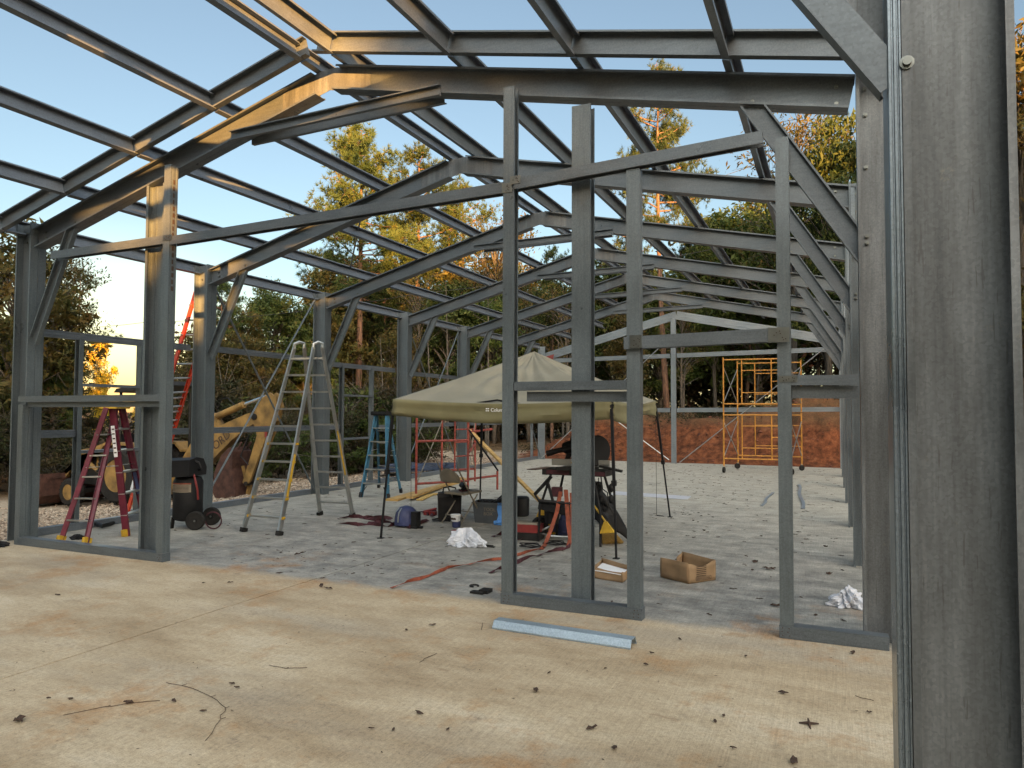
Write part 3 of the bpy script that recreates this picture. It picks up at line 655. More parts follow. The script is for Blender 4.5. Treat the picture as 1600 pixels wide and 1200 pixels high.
def make_pine(seed, H, R, base, nb, sparse=1.0):
    rng = np.random.default_rng(seed); tb = MB()
    bend = rng.normal(size=2)*.25
    def axis(t): return np.array([bend[0]*math.sin(t*2.2), bend[1]*math.sin(t*1.7), t*H])
    tb.tube([axis(t) for t in np.linspace(0, 1, 14)], [.19*(1-t)**.75*H/16+.015 for t in np.linspace(0, 1, 14)], 9)
    P = []; D = []
    for k in range(nb):
        t = base+(1-base)*((k+rng.random())/nb)**.9; u = (t-base)/(1-base)
        prof = (math.sin(math.pi*min(1, u*.75+.22)))**.8 if u < .97 else .25
        L = R*prof*rng.uniform(.45, 1.15); az = rng.uniform(0, 6.283)
        up = -.10+.55*u+rng.normal()*.12; p0 = axis(t); d = np.array([math.cos(az), math.sin(az), up]); d /= np.linalg.norm(d)
        pts = [p0+d*L*s_+np.array([0, 0, .16*L*s_*s_-.1*L*s_]) for s_ in (0, .35, .7, 1)]
        tb.tube(pts, [.05*(1-u*.6), .035, .022, .008], 5, False)
        ns = max(5, int(L*8.0*sparse))
        for j in range(ns):
            s_ = rng.uniform(.38, 1.03); q = p0+d*L*s_+np.array([0, 0, .16*L*s_*s_-.1*L*s_]); side = rng.normal(size=3)*np.array([1, 1, .45]); side /= np.linalg.norm(side)
            e = q+side*rng.uniform(.15, .75)*(1.15-.4*s_)*min(1, L/2.)
            if rng.random() < .55: tb.tube([q, e], [.012, .005], 3, False)
            for _ in range(4):
                P.append(e+rng.normal(size=3)*.15); dd = side*.6+d*.4+np.array([0, 0, .5]); D.append(dd/np.linalg.norm(dd))
    V, Fq = needle_tufts(np.array(P), np.array(D), .27, rng)
    return tb, V, Fq
def make_broad(seed, H, R, base, nclump, per, leaf=.145, lean=0.):
    rng = np.random.default_rng(seed); tb = MB()
    ax = lambda t: np.array([lean*t*t+.15*math.sin(3*t+seed), .15*math.sin(2.3*t+seed*2), t*H])
    tb.tube([ax(t) for t in np.linspace(0, .92, 10)], [.13*(1-t)**.8*H/9+.015 for t in np.linspace(0, .92, 10)], 8)
    P = []
    for k in range(nclump):
        t = base+(1-base)*rng.random()**.8; u = (t-base)/(1-base)
        prof = math.sin(math.pi*(.12+.8*u))**.6; az = rng.uniform(0, 6.283); rr = R*prof*rng.uniform(.25, 1.0)
        c = ax(t)+np.array([math.cos(az)*rr, math.sin(az)*rr, rng.normal()*.2])
        st = ax(max(.15, t-.18)); mid = (st+c)/2+np.array([0, 0, .12*rr])
        tb.tube([st, mid, c], [.05, .03, .008], 4, False)
        for _ in range(3):
            e = c+rng.normal(size=3)*.45; tb.tube([mid*.4+c*.6, e], [.014, .004], 3, False)
        n = int(per*rng.uniform(.4, 1.4)); q = rng.normal(size=(n, 3)); q /= np.linalg.norm(q, axis=1)[:, None]
        q *= (rng.random((n, 1))**.45)*np.array([1, 1, .62])*rng.uniform(.45, .85)*R/2.2
        P.append(c+q)
    V, Fq = leaf_quads(np.concatenate(P), leaf, rng)
    return tb, V, Fq
PROTO = {}
def proto(key, maker, leafmat, barkmat, *a, **k):
    tb, V, Fq = maker(*a, **k)
    tme = bpy.data.meshes.new('trunk'); tme.from_pydata(tb.v, [], tb.f); tme.polygons.foreach_set('use_smooth', [True]*len(tme.polygons)); tme.materials.append(M[barkmat]); tme.update()
    PROTO[key] = (tme, tri_mesh('crown', V, Fq, leafmat), a[1])
proto('pineA', make_pine, 'pine', 'bark_pine', 1, 16., 3.3, .42, 62)
proto('pineB', make_pine, 'pine', 'bark_pine', 2, 16., 2.6, .55, 44)
proto('pineC', make_pine, 'pine', 'bark_pine', 3, 16., 3.6, .50, 50, sparse=.8)
proto('thin', make_pine, 'pine', 'bark_pine', 4, 12., 2.0, .35, 26, sparse=.55)
proto('broadA', make_broad, 'green', 'bark_grey', 5, 9., 2.8, .22, 95, 150)
proto('broadB', make_broad, 'autumn', 'bark_grey', 6, 9., 2.6, .20, 85, 140)
proto('broadC', make_broad, 'green', 'bark_grey', 7, 9., 2.2, .30, 70, 140, lean=.8)
proto('airy', make_broad, 'autumn', 'bark_grey', 8, 10., 3.0, .35, 46, 65, leaf=.10)
proto('yellow', make_broad, 'yellow', 'bark_grey', 9, 7., 2.4, .12, 75, 150)
proto('shrub', make_broad, 'under', 'bark_grey', 10, 3., 1.7, .08, 34, 110, leaf=.09)
proto('shrubG', make_broad, 'green', 'bark_grey', 12, 2.2, 1.5, .05, 30, 110, leaf=.08)
def tree(name, cat, key, x, y, H, wide=1., rot=None, label='', group=None, z=None):
    tme, cme, H0 = PROTO[key]; e = bpy.data.objects.new(name, None); COL.objects.link(e)
    e.location = (x, y, float(height(x, y))-.05 if z is None else z); s_ = H/H0; e.scale = (s_*wide, s_*wide, s_); e.rotation_euler = (0, 0, random.uniform(0, 6.28) if rot is None else rot)
    for n_, me in (('trunk', tme), ('crown', cme)):
        o = bpy.data.objects.new(n_, me); COL.objects.link(o); o.parent = e
    return tag(e, label, cat, group)
def T(name, cat, key, px, depth, topy, wide=1., label='', group=None, rot=None, dz=0):
    x, y = dirpos(px, depth); g = float(height(x, y))+dz; H = CAM_H+(640-topy)/F_PX*depth - g
    return tree(name, cat, key, x, y, H, wide, rot, label, group, g-.05)
# the trees one can tell apart
T('pine_tree', 'tree', 'pineA', 560, 42, 190, .95, 'tall pine with a sunlit yellow crown, above the aluminium ladder', rot=1.0)
T('pine_tree', 'tree', 'pineB', 648, 48, 222, .9, 'pine with a dark crown just right of the tallest sunlit pine', rot=2.2)
T('pine_tree', 'tree', 'pineC', 712, 52, 285, .85, 'pine whose top shows behind the second ridge', rot=.4)
T('pine_tree', 'tree', 'pineC', 1042, 36, 90, .72, 'tall pine with a bare reddish trunk rising behind the far end post', rot=3.4)
T('hardwood_tree', 'tree', 'airy', 1235, 33, 165, .95, 'airy golden leaved tree showing through the right knee brace', rot=1.5)
T('hardwood_tree', 'tree', 'broadA', 1300, 29, 192, .75, 'dense green tree above the right eave', rot=.3)
T('hardwood_tree', 'tree', 'broadA', 1180, 40, 300, 1.0, 'dark green tree under the right rafters', rot=2.5)
T('hardwood_tree', 'tree', 'broadC', 1290, 36, 330, 1.1, 'dark green tree behind the right row of columns', rot=4.5)
T('hardwood_tree', 'tree', 'broadB', 1600, 22, 45, .8, 'orange and green tree at the far right edge beyond the near column', rot=.5, dz=0)
T('pine_tree', 'tree', 'thin', 124, 38, 425, 1.0, 'thin ragged pine standing alone against the pale sky', rot=.9)
T('hardwood_tree', 'tree', 'airy', 75, 30, 385, .9, 'sparse tall tree behind the left corner column', rot=2.9)
T('hardwood_tree', 'tree', 'yellow', 154, 52, 532, .52, 'bright yellow sunlit tree left of the backhoe canopy', rot=.2)
T('hardwood_tree', 'tree', 'yellow', 215, 62, 636, .7, 'low yellow sunlit tree behind the backhoe', rot=1.2)
T('hardwood_tree', 'tree', 'broadA', 72, 27, 548, .75, 'dark leafy tree behind the left corner column', rot=1.9)
T('hardwood_tree', 'tree', 'broadB', 10, 25, 360, 1.0, 'tall brown and green tree at the far left edge', rot=.1)
T('pine_tree', 'tree', 'pineB', 344, 33, 430, .8, 'pine with a bare orange trunk behind the backhoe arm', rot=.1)
T('hardwood_tree', 'tree', 'broadA', 432, 38, 447, .8, 'rounded green tree left of the aluminium ladder', rot=5.)
T('hardwood_tree', 'tree', 'broadB', 372, 34, 478, .8, 'brownish green tree above the backhoe arm', rot=4.2)
T('hardwood_tree', 'tree', 'airy', 770, 44, 330, .9, 'brown leaved tree behind the middle of the frame', rot=2.)
# the rest of the wood, each tree its own
WG = 'trees of the wood behind the building'
WL = {'pineA': 'tall pine in the shaded wood behind the building', 'pineB': 'tall pine in the shaded wood behind the building', 'pineC': 'tall pine in the shaded wood behind the building',
      'broadA': 'leafy green hardwood in the shaded wood', 'broadC': 'leafy green hardwood in the shaded wood', 'broadB': 'brown autumn hardwood in the shaded wood', 'airy': 'brown autumn hardwood in the shaded wood'}
def wood(key, px, depth, topy, wide=1.): T('pine_tree' if 'pine' in key else 'hardwood_tree', 'tree', key, px, depth, topy, wide, WL[key], WG+(' pine' if 'pine' in key else ' green' if key in ('broadA', 'broadC') else ' brown'))
rw = random.Random(5)
for px in range(470, 1340, 24):
    wood(rw.choice(['broadA', 'broadB', 'broadC', 'airy', 'broadB']), px+rw.uniform(-12, 12), rw.uniform(34, 52), rw.uniform(400, 520)-(60 if px > 1080 else 0), rw.uniform(.7, 1.1))
for px in (500, 602, 680, 742, 800, 860, 905, 945, 985, 1010, 1075, 1130, 1165, 1215, 1262, 1330):
    wood(rw.choice(['pineB', 'pineC']), px+rw.uniform(-8, 8), rw.uniform(37, 56), rw.uniform(330, 440), rw.uniform(.65, .9))
for px in (-30, 12, 48, 84, 322, 385, 410, 455, 480):
    wood(rw.choice(['broadA', 'broadB', 'broadC']), px, rw.uniform(29, 40), rw.uniform(520, 580), rw.uniform(.9, 1.2))
for px in (-60, -20, 30, 62, 1420, 1480, 1560, 1640, 1700):
    wood(rw.choice(['broadA', 'broadB']), px, rw.uniform(26, 36), rw.uniform(330, 460) if px > 1000 else rw.uniform(500, 590), 1.0)
# shrubs along the edge of the clearing
SH = 'shrubs along the edge of the clearing'
for i in range(46):
    px = rw.uniform(320, 860); d = rw.uniform(21, 27)+max(0, (700-px))*.004
    k = rw.choice(['shrub', 'shrub', 'shrubG']); x, y = dirpos(px, d)
    if x > -13.0: x = -13.0-rw.uniform(0, 2.5)
    tree('shrub', 'shrub', k, x, y, rw.uniform(.7, 2.6), rw.uniform(.8, 1.3), None, 'low green shrub at the edge of the clearing' if k == 'shrubG' else 'low reddish brown shrub at the edge of the clearing', SH+(' green' if k == 'shrubG' else ' brown'))
for i in range(26):
    px = rw.uniform(-20, 112) if i < 14 else rw.uniform(300, 340); d = rw.uniform(22, 30)
    x, y = dirpos(px, d); tree('shrub', 'shrub', 'shrub', x, y, rw.uniform(1.2, 3.2), 1.1, None, 'low reddish brown shrub at the edge of the clearing', SH+' brown')
# the wood far behind, leaf masses nobody could count
def leaf_mass(name, boxes, size, material, label):
    Ps = []
    rng = np.random.default_rng(21)
    for (x0, x1, y0, y1, ztop_, n, cl) in boxes:
        c = np.stack([rng.uniform(x0, x1, cl), rng.uniform(y0, y1, cl), rng.random(cl)**1.2*ztop_], 1)
        i = rng.integers(0, cl, n); Ps.append(c[i]+rng.normal(size=(n, 3))*np.array([1.1, 1.1, .75]))
    P = np.concatenate(Ps); q = P-C0; dep = q@FW; pxx = 800+F_PX*(q@RT)/np.maximum(dep, .1)
    P = P[~((pxx > 126) & (pxx < 226) & (dep > 0) & (P[:, 2] > .9+.5*np.sin(P[:, 0])))]      # the clearing lets the low sky through here
    P[:, 2] += height(P[:, 0], P[:, 1])+.3
    V, Fq = leaf_quads(P, size, rng, .8); me = tri_mesh(name, V, Fq, material); o = bpy.data.objects.new(name, me); COL.objects.link(o)
    return tag(o, label, 'woods', None, 'stuff')
leaf_mass('woods', [(-34, 16, 42, 54, 9.5, 110000, 700), (-46, -30, 26, 46, 5.0, 26000, 170), (-62, -44, 6, 26, 6.0, 16000, 120), (10, 40, 14, 48, 8, 26000, 200)], .17, 'under', 'dark tangled undergrowth and far foliage closing off the clearing')
# bare saplings and trunks in front of the wood
SG = 'thin saplings at the front of the wood'
for px, d, ty in ((672, 30, 470), (763, 33, 420), (760, 30, 560), (600, 31, 520), (1068, 33, 560), (880, 31, 520), (915, 33, 600), (1182, 35, 560), (1240, 35, 540), (520, 30, 600), (455, 27, 630), (60, 30, 560), (700, 34, 430), (730, 36, 500)):
    x, y = dirpos(px, d); g = float(height(x, y)); H = CAM_H+(640-ty)/F_PX*d-g; mb = MB(); ln = rw.uniform(-.3, .3)
    mb.tube([(x+ln*t*t, y, g-.1+H*t) for t in np.linspace(0, 1, 7)], [.055*(1-.8*t) for t in np.linspace(0, 1, 7)], 6)
    for _ in range(9):
        t = rw.uniform(.3, .98); a = rw.uniform(0, 6.28); l = rw.uniform(.3, .9); mb.tube([(x+ln*t*t, y, g+H*t), (x+math.cos(a)*l, y+math.sin(a)*l, g+H*t+l*.5)], [.014, .004], 3, False)
    single(mb, 'sapling', 'bark_grey', 'thin bare sapling trunk in front of the dark wood', 'sapling', (x, y, g), SG, True)
# unseen wood added behind the camera as a leaf wall shading the site
rng = np.random.default_rng(3); n = 72000
P = np.stack([rng.uniform(-35, 80, n), rng.uniform(-33, -27, n), rng.random(n)**1.1*20.5+(-1)], 1)
crest = 16.8+1.2*np.sin(P[:, 0]*.9)+1.0*np.sin(P[:, 0]*.37+1)
def on_ray(x, y, z, Yb=-30):
    k = (Yb-y)/(-math.cos(SUN_AZ)); return x+k*math.sin(SUN_AZ), z+k*math.tan(SUN_EL)
keep = P[:, 2] < crest
keep &= ~((np.abs(P[:, 0]-(-48+(35-P[:, 1])*math.tan(SUN_AZ))) < 3.2) & (P[:, 2] > 5.8))  # gap opened so the sun reaches the yellow trees
for (tx, ty, tz, rx, rz) in ((-7.7, 5.9, 4.44, .6, .16), (-7.0, 5.9, 4.60, .6, .22), (-6.3, 5.9, 4.78, .6, .25), (-5.6, 5.9, 4.95, .6, .25), (-4.9, 5.9, 5.12, .5, .2), (-4.3, 5.9, 5.02, .5, .05), (-9.45, 8.73, 3.25, .22, .36), (-9.45, 8.73, 3.95, .2, .10), (-7.3, 5.0, 4.72, .5, .25), (-6.1, 5.0, 5.05, .5, .3), (-5.0, 5.0, 5.38, .5, .3), (-4.5, 4.6, 5.35, .4, .3)):
    bx, bz = on_ray(tx, ty, tz, P[:, 1]); keep &= ~((np.abs(P[:, 0]-bx) < rx+.45) & (np.abs(P[:, 2]-bz) < rz+.38))  # gaps shaped so sun lands on chosen rafter, purlin and column spots
V, Fq = leaf_quads(P[keep], .72, rng, .9); o = bpy.data.objects.new('woods', tri_mesh('woods', V, Fq, 'green')); COL.objects.link(o)
tag(o, 'unseen dense wood added behind the viewer to shade the site, with gaps for sun', 'woods', None, 'stuff')
# overhead wires
for pts in ([(-60, 38, 8.6), (-30, 24.5, 5.9), (-16, 26, 6.6), (-2, 34, 9.6), (14, 40, 9.5)],):
    mb = MB(); P0 = []
    for a_, b_ in zip(pts[:-1], pts[1:]):
        for t in np.linspace(0, 1, 9)[:-1]:
            q = arr(a_)*(1-t)+arr(b_)*t; q[2] -= .5*t*(1-t)*2; P0.append(q)
    mb.tube(P0, .012, 5, False); single(mb, 'overhead_wire', 'wire', 'thin dark utility wire sagging across the sky behind the frame', 'wire', tuple(P0[0]))

# ================================================================== OBJECTS ON AND AROUND THE SLAB
def rung(mb, p, q, w, h): mb.bar(p, q, w, h)
# ---- folding step ladder: front feet a,b ; rear feet c,d ; top height
def stepladder(name, label, a, b, c, d, H, nst, rail, capm, footm, topdir=None, group=None):
    a, b, c, d = map(arr, (a, b, c, d)); base = (a+b+c+d)/4; t = thing(name, label, 'ladder', tuple(base), group)
    fm = (a+b)/2; rm = (c+d)/2; top = fm*.62+rm*.38; wv = nrm(b-a); hw = .145
    ta = top-wv*hw+np.array([0, 0, H]); tb_ = top+wv*hw+np.array([0, 0, H]); bk = nrm(rm-fm)*.09
    for p, q in ((a, ta), (b, tb_)):
        mb = MB(); mb.chan(p, q, nrm(np.cross(q-p, np.cross(q-p, rm-fm)))*-1 if False else wv*(1 if p is a else -1), .085, .03, 0, .004, False); r_ = mb.build('front_rail', rail, t)
    for p, q in ((c, ta+bk), (d, tb_+bk)):
        mb = MB(); mb.chan(p, q, wv*(1 if p is c else -1), .06, .025, 0, .004, False); mb.build('rear_rail', rail, t)
    for k in range(1, nst+1):
        u = k/(nst+1); p = a+(ta-a)*u; q = b+(tb_-b)*u; mb = MB(); mb.bar(p, q, .085, .022); mb.box(0, 0, 0, 0, 0, 0) if False else None
        mb.build('step', 'alu', t)
    for k in range(1, nst+1):
        u = k/(nst+1)*.94+.01; p = c+(ta+bk-c)*u; q = d+(tb_+bk-d)*u; mb = MB(); mb.bar(p, q, .03, .018); mb.build('rear_brace', 'alu', t)
    mb = MB(); pc = top+bk*.4+np.array([0, 0, H+.02]); mb.sweep([(-.035, -.105), (-.035, .105), (.0, .125), (.04, .12), (.045, -.12), (.0, -.125)], pc-wv*(hw+.04), pc+wv*(hw+.04), (0, 0, 1)); mb.build('top_cap', capm, t)
    for p, q in ((a, ta), (b, tb_), (c, ta+bk), (d, tb_+bk)):
        mb = MB(); e = p+(q-p)*.055; mb.bar(p-np.array([0, 0, 0]), e, .05, .10, nrm(rm-fm)); mb.build('foot', footm, t)
    for p, q, o in ((a, ta, 1), (b, tb_, -1)):
        mb = MB(); mb.bar(p+(q-p)*.03, p+(q-p)*.13+wv*o*.10, .03, .012); mb.build('corner_brace', capm if footm != 'black' else 'black', t)
    for s_ in (ta, tb_):
        u = .5; side = a if s_ is ta else b; sc = c if s_ is ta else d
        mb = MB(); mb.bar(side+(s_-side)*.55, sc+(s_+bk-sc)*.55, .02, .006); mb.build('spreader', 'alu', t)
    return t, (a, b, c, d, ta, tb_)
# front faces of the red ladder look to the left of the picture
la, pts = stepladder('step_ladder', 'magenta fibreglass step ladder with a yellow top, standing open behind the left track', gp(197, 838), gp(230, 826), gp(93, 849), gp(134, 853), 1.70, 5, 'fib_red', 'ylw', 'ylw')
mb = MB(); a, b, c, d, ta, tb_ = pts
for rail0, rail1, u0, u1, mm, nm in ((a, ta, .62, .86, 'white', 'warning_label'), (b, tb_, .30, .48, 'navy', 'maker_label')):
    mb = MB(); p = rail0+(rail1-rail0)*u0; q = rail0+(rail1-rail0)*u1; off = nrm(np.cross(q-p, (.5, 1, 0)))
    mb = MB(); nv = arr((.55, -.83, 0)); mb.bar(p+nv*.047, q+nv*.047, .045, .002, nv); lb = mb.build(nm, mm, la)
    if mm == 'white':
        mb = MB()
        for k in range(6): z = u0+(u1-u0)*(.12+.15*k); e = rail0+(rail1-rail0)*z+nv*.049; e2 = rail0+(rail1-rail0)*(z+.010)+nv*.049; mb.bar(e, e2, .03, .002, nv)
        mb.build('label_print', 'ink', la)
stepladder('step_ladder', 'pale blue fibreglass step ladder standing open beside the third left column', gp(563, 777), gp(607, 780), gp(592, 762), gp(627, 770), 1.60, 5, 'fib_blue', 'black', 'black')
# ---- aluminium multi position ladder, telescoped legs splayed
def alu_ladder():
    t = thing('folding_ladder', 'tall aluminium folding ladder standing in an A shape with yellow trimmed rungs', 'ladder', (-7.1, 8.5, 0))
    A1, A2 = arr(gp(380, 831)), arr(gp(436, 837)); B1, B2 = arr(gp(500, 805)), arr(gp(551, 808)); Z = np.array([0, 0, 1.])
    T1 = arr(py_(460, 543, 8.42)); T2 = arr(py_(490, 543, 8.55)); T3 = T1+arr((.06, .14, .02)); T4 = T2+arr((.06, .12, .02))
    for s_, (P1, P2, Q1, Q2) in enumerate(((A1, A2, T1, T2), (B1, B2, T3, T4))):
        M1 = P1*.54+Q1*.46; M2 = P2*.54+Q2*.46; c = (M1+M2)/2; M1u = M1+(c-M1)*.02
        k1 = P1+(Q1-P1)*.5+(Q2-Q1)*-.02; k2 = P2+(Q2-P2)*.5+(Q2-Q1)*.02
        ad = nrm(P2-P1)
        for P, Kk, Q in ((P1, k1, Q1), (P2, k2, Q2)):
            mb = MB(); mb.bar(P+Z*.02, Kk, .028, .075, nrm((B1+B2)/2-(A1+A2)/2)); mb.build('outer_rail', 'alu', t)
            mb = MB(); mb.bar(P+(Q-P)*.40, Q, .024, .062, nrm((B1+B2)/2-(A1+A2)/2)); mb.build('inner_rail', 'alu', t)
            mb = MB(); mb.bar(P+(Q-P)*-.0+Z*.0, P+(Q-P)*.02+Z*.005, .06, .095, nrm((B1+B2)/2-(A1+A2)/2)); mb.build('foot', 'dark', t)
        for k in range(10):
            u = .085+k*.0945; p = P1+(Q1-P1)*u; q = P2+(Q2-P2)*u
            mb = MB(); mb.bar(p, q, .045, .026); mb.build('rung', 'alu', t)
            if s_ == 0 and k in (1, 2, 3, 4, 0):
                for e in (p, q): mb = MB(); mb.bar(e-nrm(q-p)*.02, e+nrm(q-p)*.03, .056, .034); mb.build('rung_collar', 'ylw', t)
    mb = MB(); mb.bar(A2+(T2-A2)*.19+arr((.02, 0, 0)), A2+(T2-A2)*.41+arr((.02, 0, 0)), .008, .035, nrm(B1-A1)); mb.build('rail_trim', 'ylw', t)
    mb = MB(); mb.bar(B2+(T4-B2)*.26+arr((.02, -.02, 0)), B2+(T4-B2)*.52+arr((.02, -.02, 0)), .008, .03, nrm(B1-A1)); mb.build('rail_trim', 'ylw', t)
    for p, q in ((T1, T3), (T2, T4)):
        mb = MB(); mb.tube([p-Z*.02, p+Z*.05, (p+q)/2+Z*.075, q+Z*.05, q-Z*.02], .024, 8); mb.build('hinge', 'alu', t, True)
alu_ladder()
# ---- red extension ladder leaning on the left eave
def ext_ladder():
    t = thing('extension_ladder', 'long orange red extension ladder leaning outside against the left eave', 'ladder', (-11.65, 9.3, -.2))
    f1 = arr((-11.60, 9.12, float(height(-11.6, 9.1)))); f2 = f1+arr((.10, .43, .03)); u = arr((-9.93, 8.98, 3.72))-f1; u2 = u*1.0
    sw = nrm(f2-f1)
    for s0, s1, off in ((0, .62, 0), (.34, 1.0, .05)):
        o = arr((off*.8, 0, -off*.2))
        for f in (f1, f2):
            ins = sw*(.03 if f is f1 else -.03)*(1 if off else 0)
            mb = MB(); mb.chan(f+u*s0+o+ins, f+u*s1+o+ins, sw*(1 if f is f1 else -1), .085, .03, 0, .004, False); mb.build('rail', 'fib_orange', t)
        for k in range(int((s1-s0)*16)):
            q = s0+.035+k/16; mb = MB(); mb.tube([f1+u*q+o, f2+u*q+o], .016, 8); mb.build('rung', 'alu', t, True)
    for f in (f1, f2):
        mb = MB(); mb.box(f[0]-.06, f[0]+.06, f[1]-.03, f[1]+.03, f[2]-.02, f[2]+.09); mb.build('foot', 'rubber', t)
    mb = MB(); mb.bar(f1+u*.13+arr((0, -.045, 0)), f1+u*.20+arr((0, -.045, 0)), .002, .06, (1, 0, 0)); mb.build('rail_label', 'white', t)
ext_ladder()
# ---- upright air compressor on wheels
def compressor():
    x, y = -8.42, 7.62; t = thing('air_compressor', 'black upright air compressor on two rubber wheels beside the second left column', 'air compressor', (x, y, 0))
    mb = MB(); mb.lathe([(.10, .10), (.17, .12), (.20, .17), (.20, .66), (.17, .72), (.08, .74)], (x, y, 0), (0, 0, 1), 28); mb.build('tank', 'black', t, True)
    mb = MB(); 
    for q in ((-.13, -.13), (.0, .17)): mb.bar((x+q[0], y+q[1], .16), (x+q[0]*1.1, y+q[1]*1.1, 0), .05, .02, (1, 0, 0))
    mb.build('foot', 'dark', t)
    mb = MB(); mb.sweep([(-.13, -.22), (-.13, .2), (-.02, .22), (.10, .15), (.13, -.02), (.10, -.2)], (x-.17, y-.12, .86), (x+.2, y-.02, .88), (0, 0, 1)); hd = mb.build('motor_cover', 'black', t)
    mb = MB(); mb.tube([(x+.12, y-.1, .98), (x+.26, y-.05, .93), (x+.28, y-.03, .86), (x+.2, y, .82)], .018, 6); mb.build('handle', 'black', t, True)
    mb = MB()
    for k in range(12):
        a = -1.9+k*.12; mb.box(x+.202*math.cos(a)-.002, x+.202*math.cos(a)+.002, y+.202*math.sin(a)-.012, y+.202*math.sin(a)+.012, .52, .63)
    mb = MB(); 
    arc = [(x+.2025*math.cos(a), y+.2025*math.sin(a)) for a in np.linspace(-2.3, -.55, 12)]
    for (xa, ya), (xb, yb) in zip(arc[:-1], arc[1:]): mb.add([(xa, ya, .52), (xb, yb, .52), (xb, yb, .63), (xa, ya, .63)], [(0, 1, 2, 3)])
    lb = mb.build('rating_label', 'tan', t)
    mb = MB()
    for k in range(5):
        z = .535+k*.018
        for (xa, ya), (xb, yb) in list(zip(arc[:-1], arc[1:]))[1:-1]: 
            s_ = 1.004; mb.add([(x+(xa-x)*s_, y+(ya-y)*s_, z), (x+(xb-x)*s_, y+(yb-y)*s_, z), (x+(xb-x)*s_, y+(yb-y)*s_, z+.008), (x+(xa-x)*s_, y+(ya-y)*s_, z+.008)], [(0, 1, 2, 3)])
    mb.build('label_print', 'ink', t)
    mb = MB(); arc2 = [(xa, ya) for xa, ya in arc]
    for (xa, ya), (xb, yb) in zip(arc2[:-1], arc2[1:]): mb.add([(xa, ya, .632), (xb, yb, .632), (xb, yb, .648), (xa, ya, .648)], [(0, 1, 2, 3)])
    mb.build('label_stripe', 'orange', t)
    for k, (dx, dy) in enumerate(((.26, -.1), (.12, .32))):
        c = (x+dx+.0, y+dy, .13); ax = (.5, -.86, 0)
        mb = MB(); mb.lathe([(.075, -.03), (.115, -.035), (.13, -.02), (.13, .02), (.115, .035), (.075, .03)], c, ax, 28); w = mb.build('wheel', 'rubber', t, True)
        mb = MB(); mb.lathe([(.075, -.02), (.074, .02), (.03, .03), (.026, .042), (.008, .044)], c, ax, 16); mb.build('hub', 'black', w, True); 
        mb = MB(); mb.lathe([(.016, .035), (.014, .05)], c, ax, 10); mb.build('axle_nut', 'bolt', w, True)
    mb = MB(); mb.tube([(x+.17, y-.1, .83), (x+.25, y-.12, .74), (x+.29, y-.1, .55), (x+.25, y-.05, .42)], .014, 7); mb.build('hose', 'red', t, True)
    mb = MB(); cc = arr((x+.46, y+.03, .13)); mb.tube([cc+arr((math.cos(a)*.13, math.cos(a)*.02, math.sin(a)*.115)) for a in np.linspace(2.6, -3.0, 26)], .010, 7); mb.build('hose', 'maroon', t, True)
compressor()
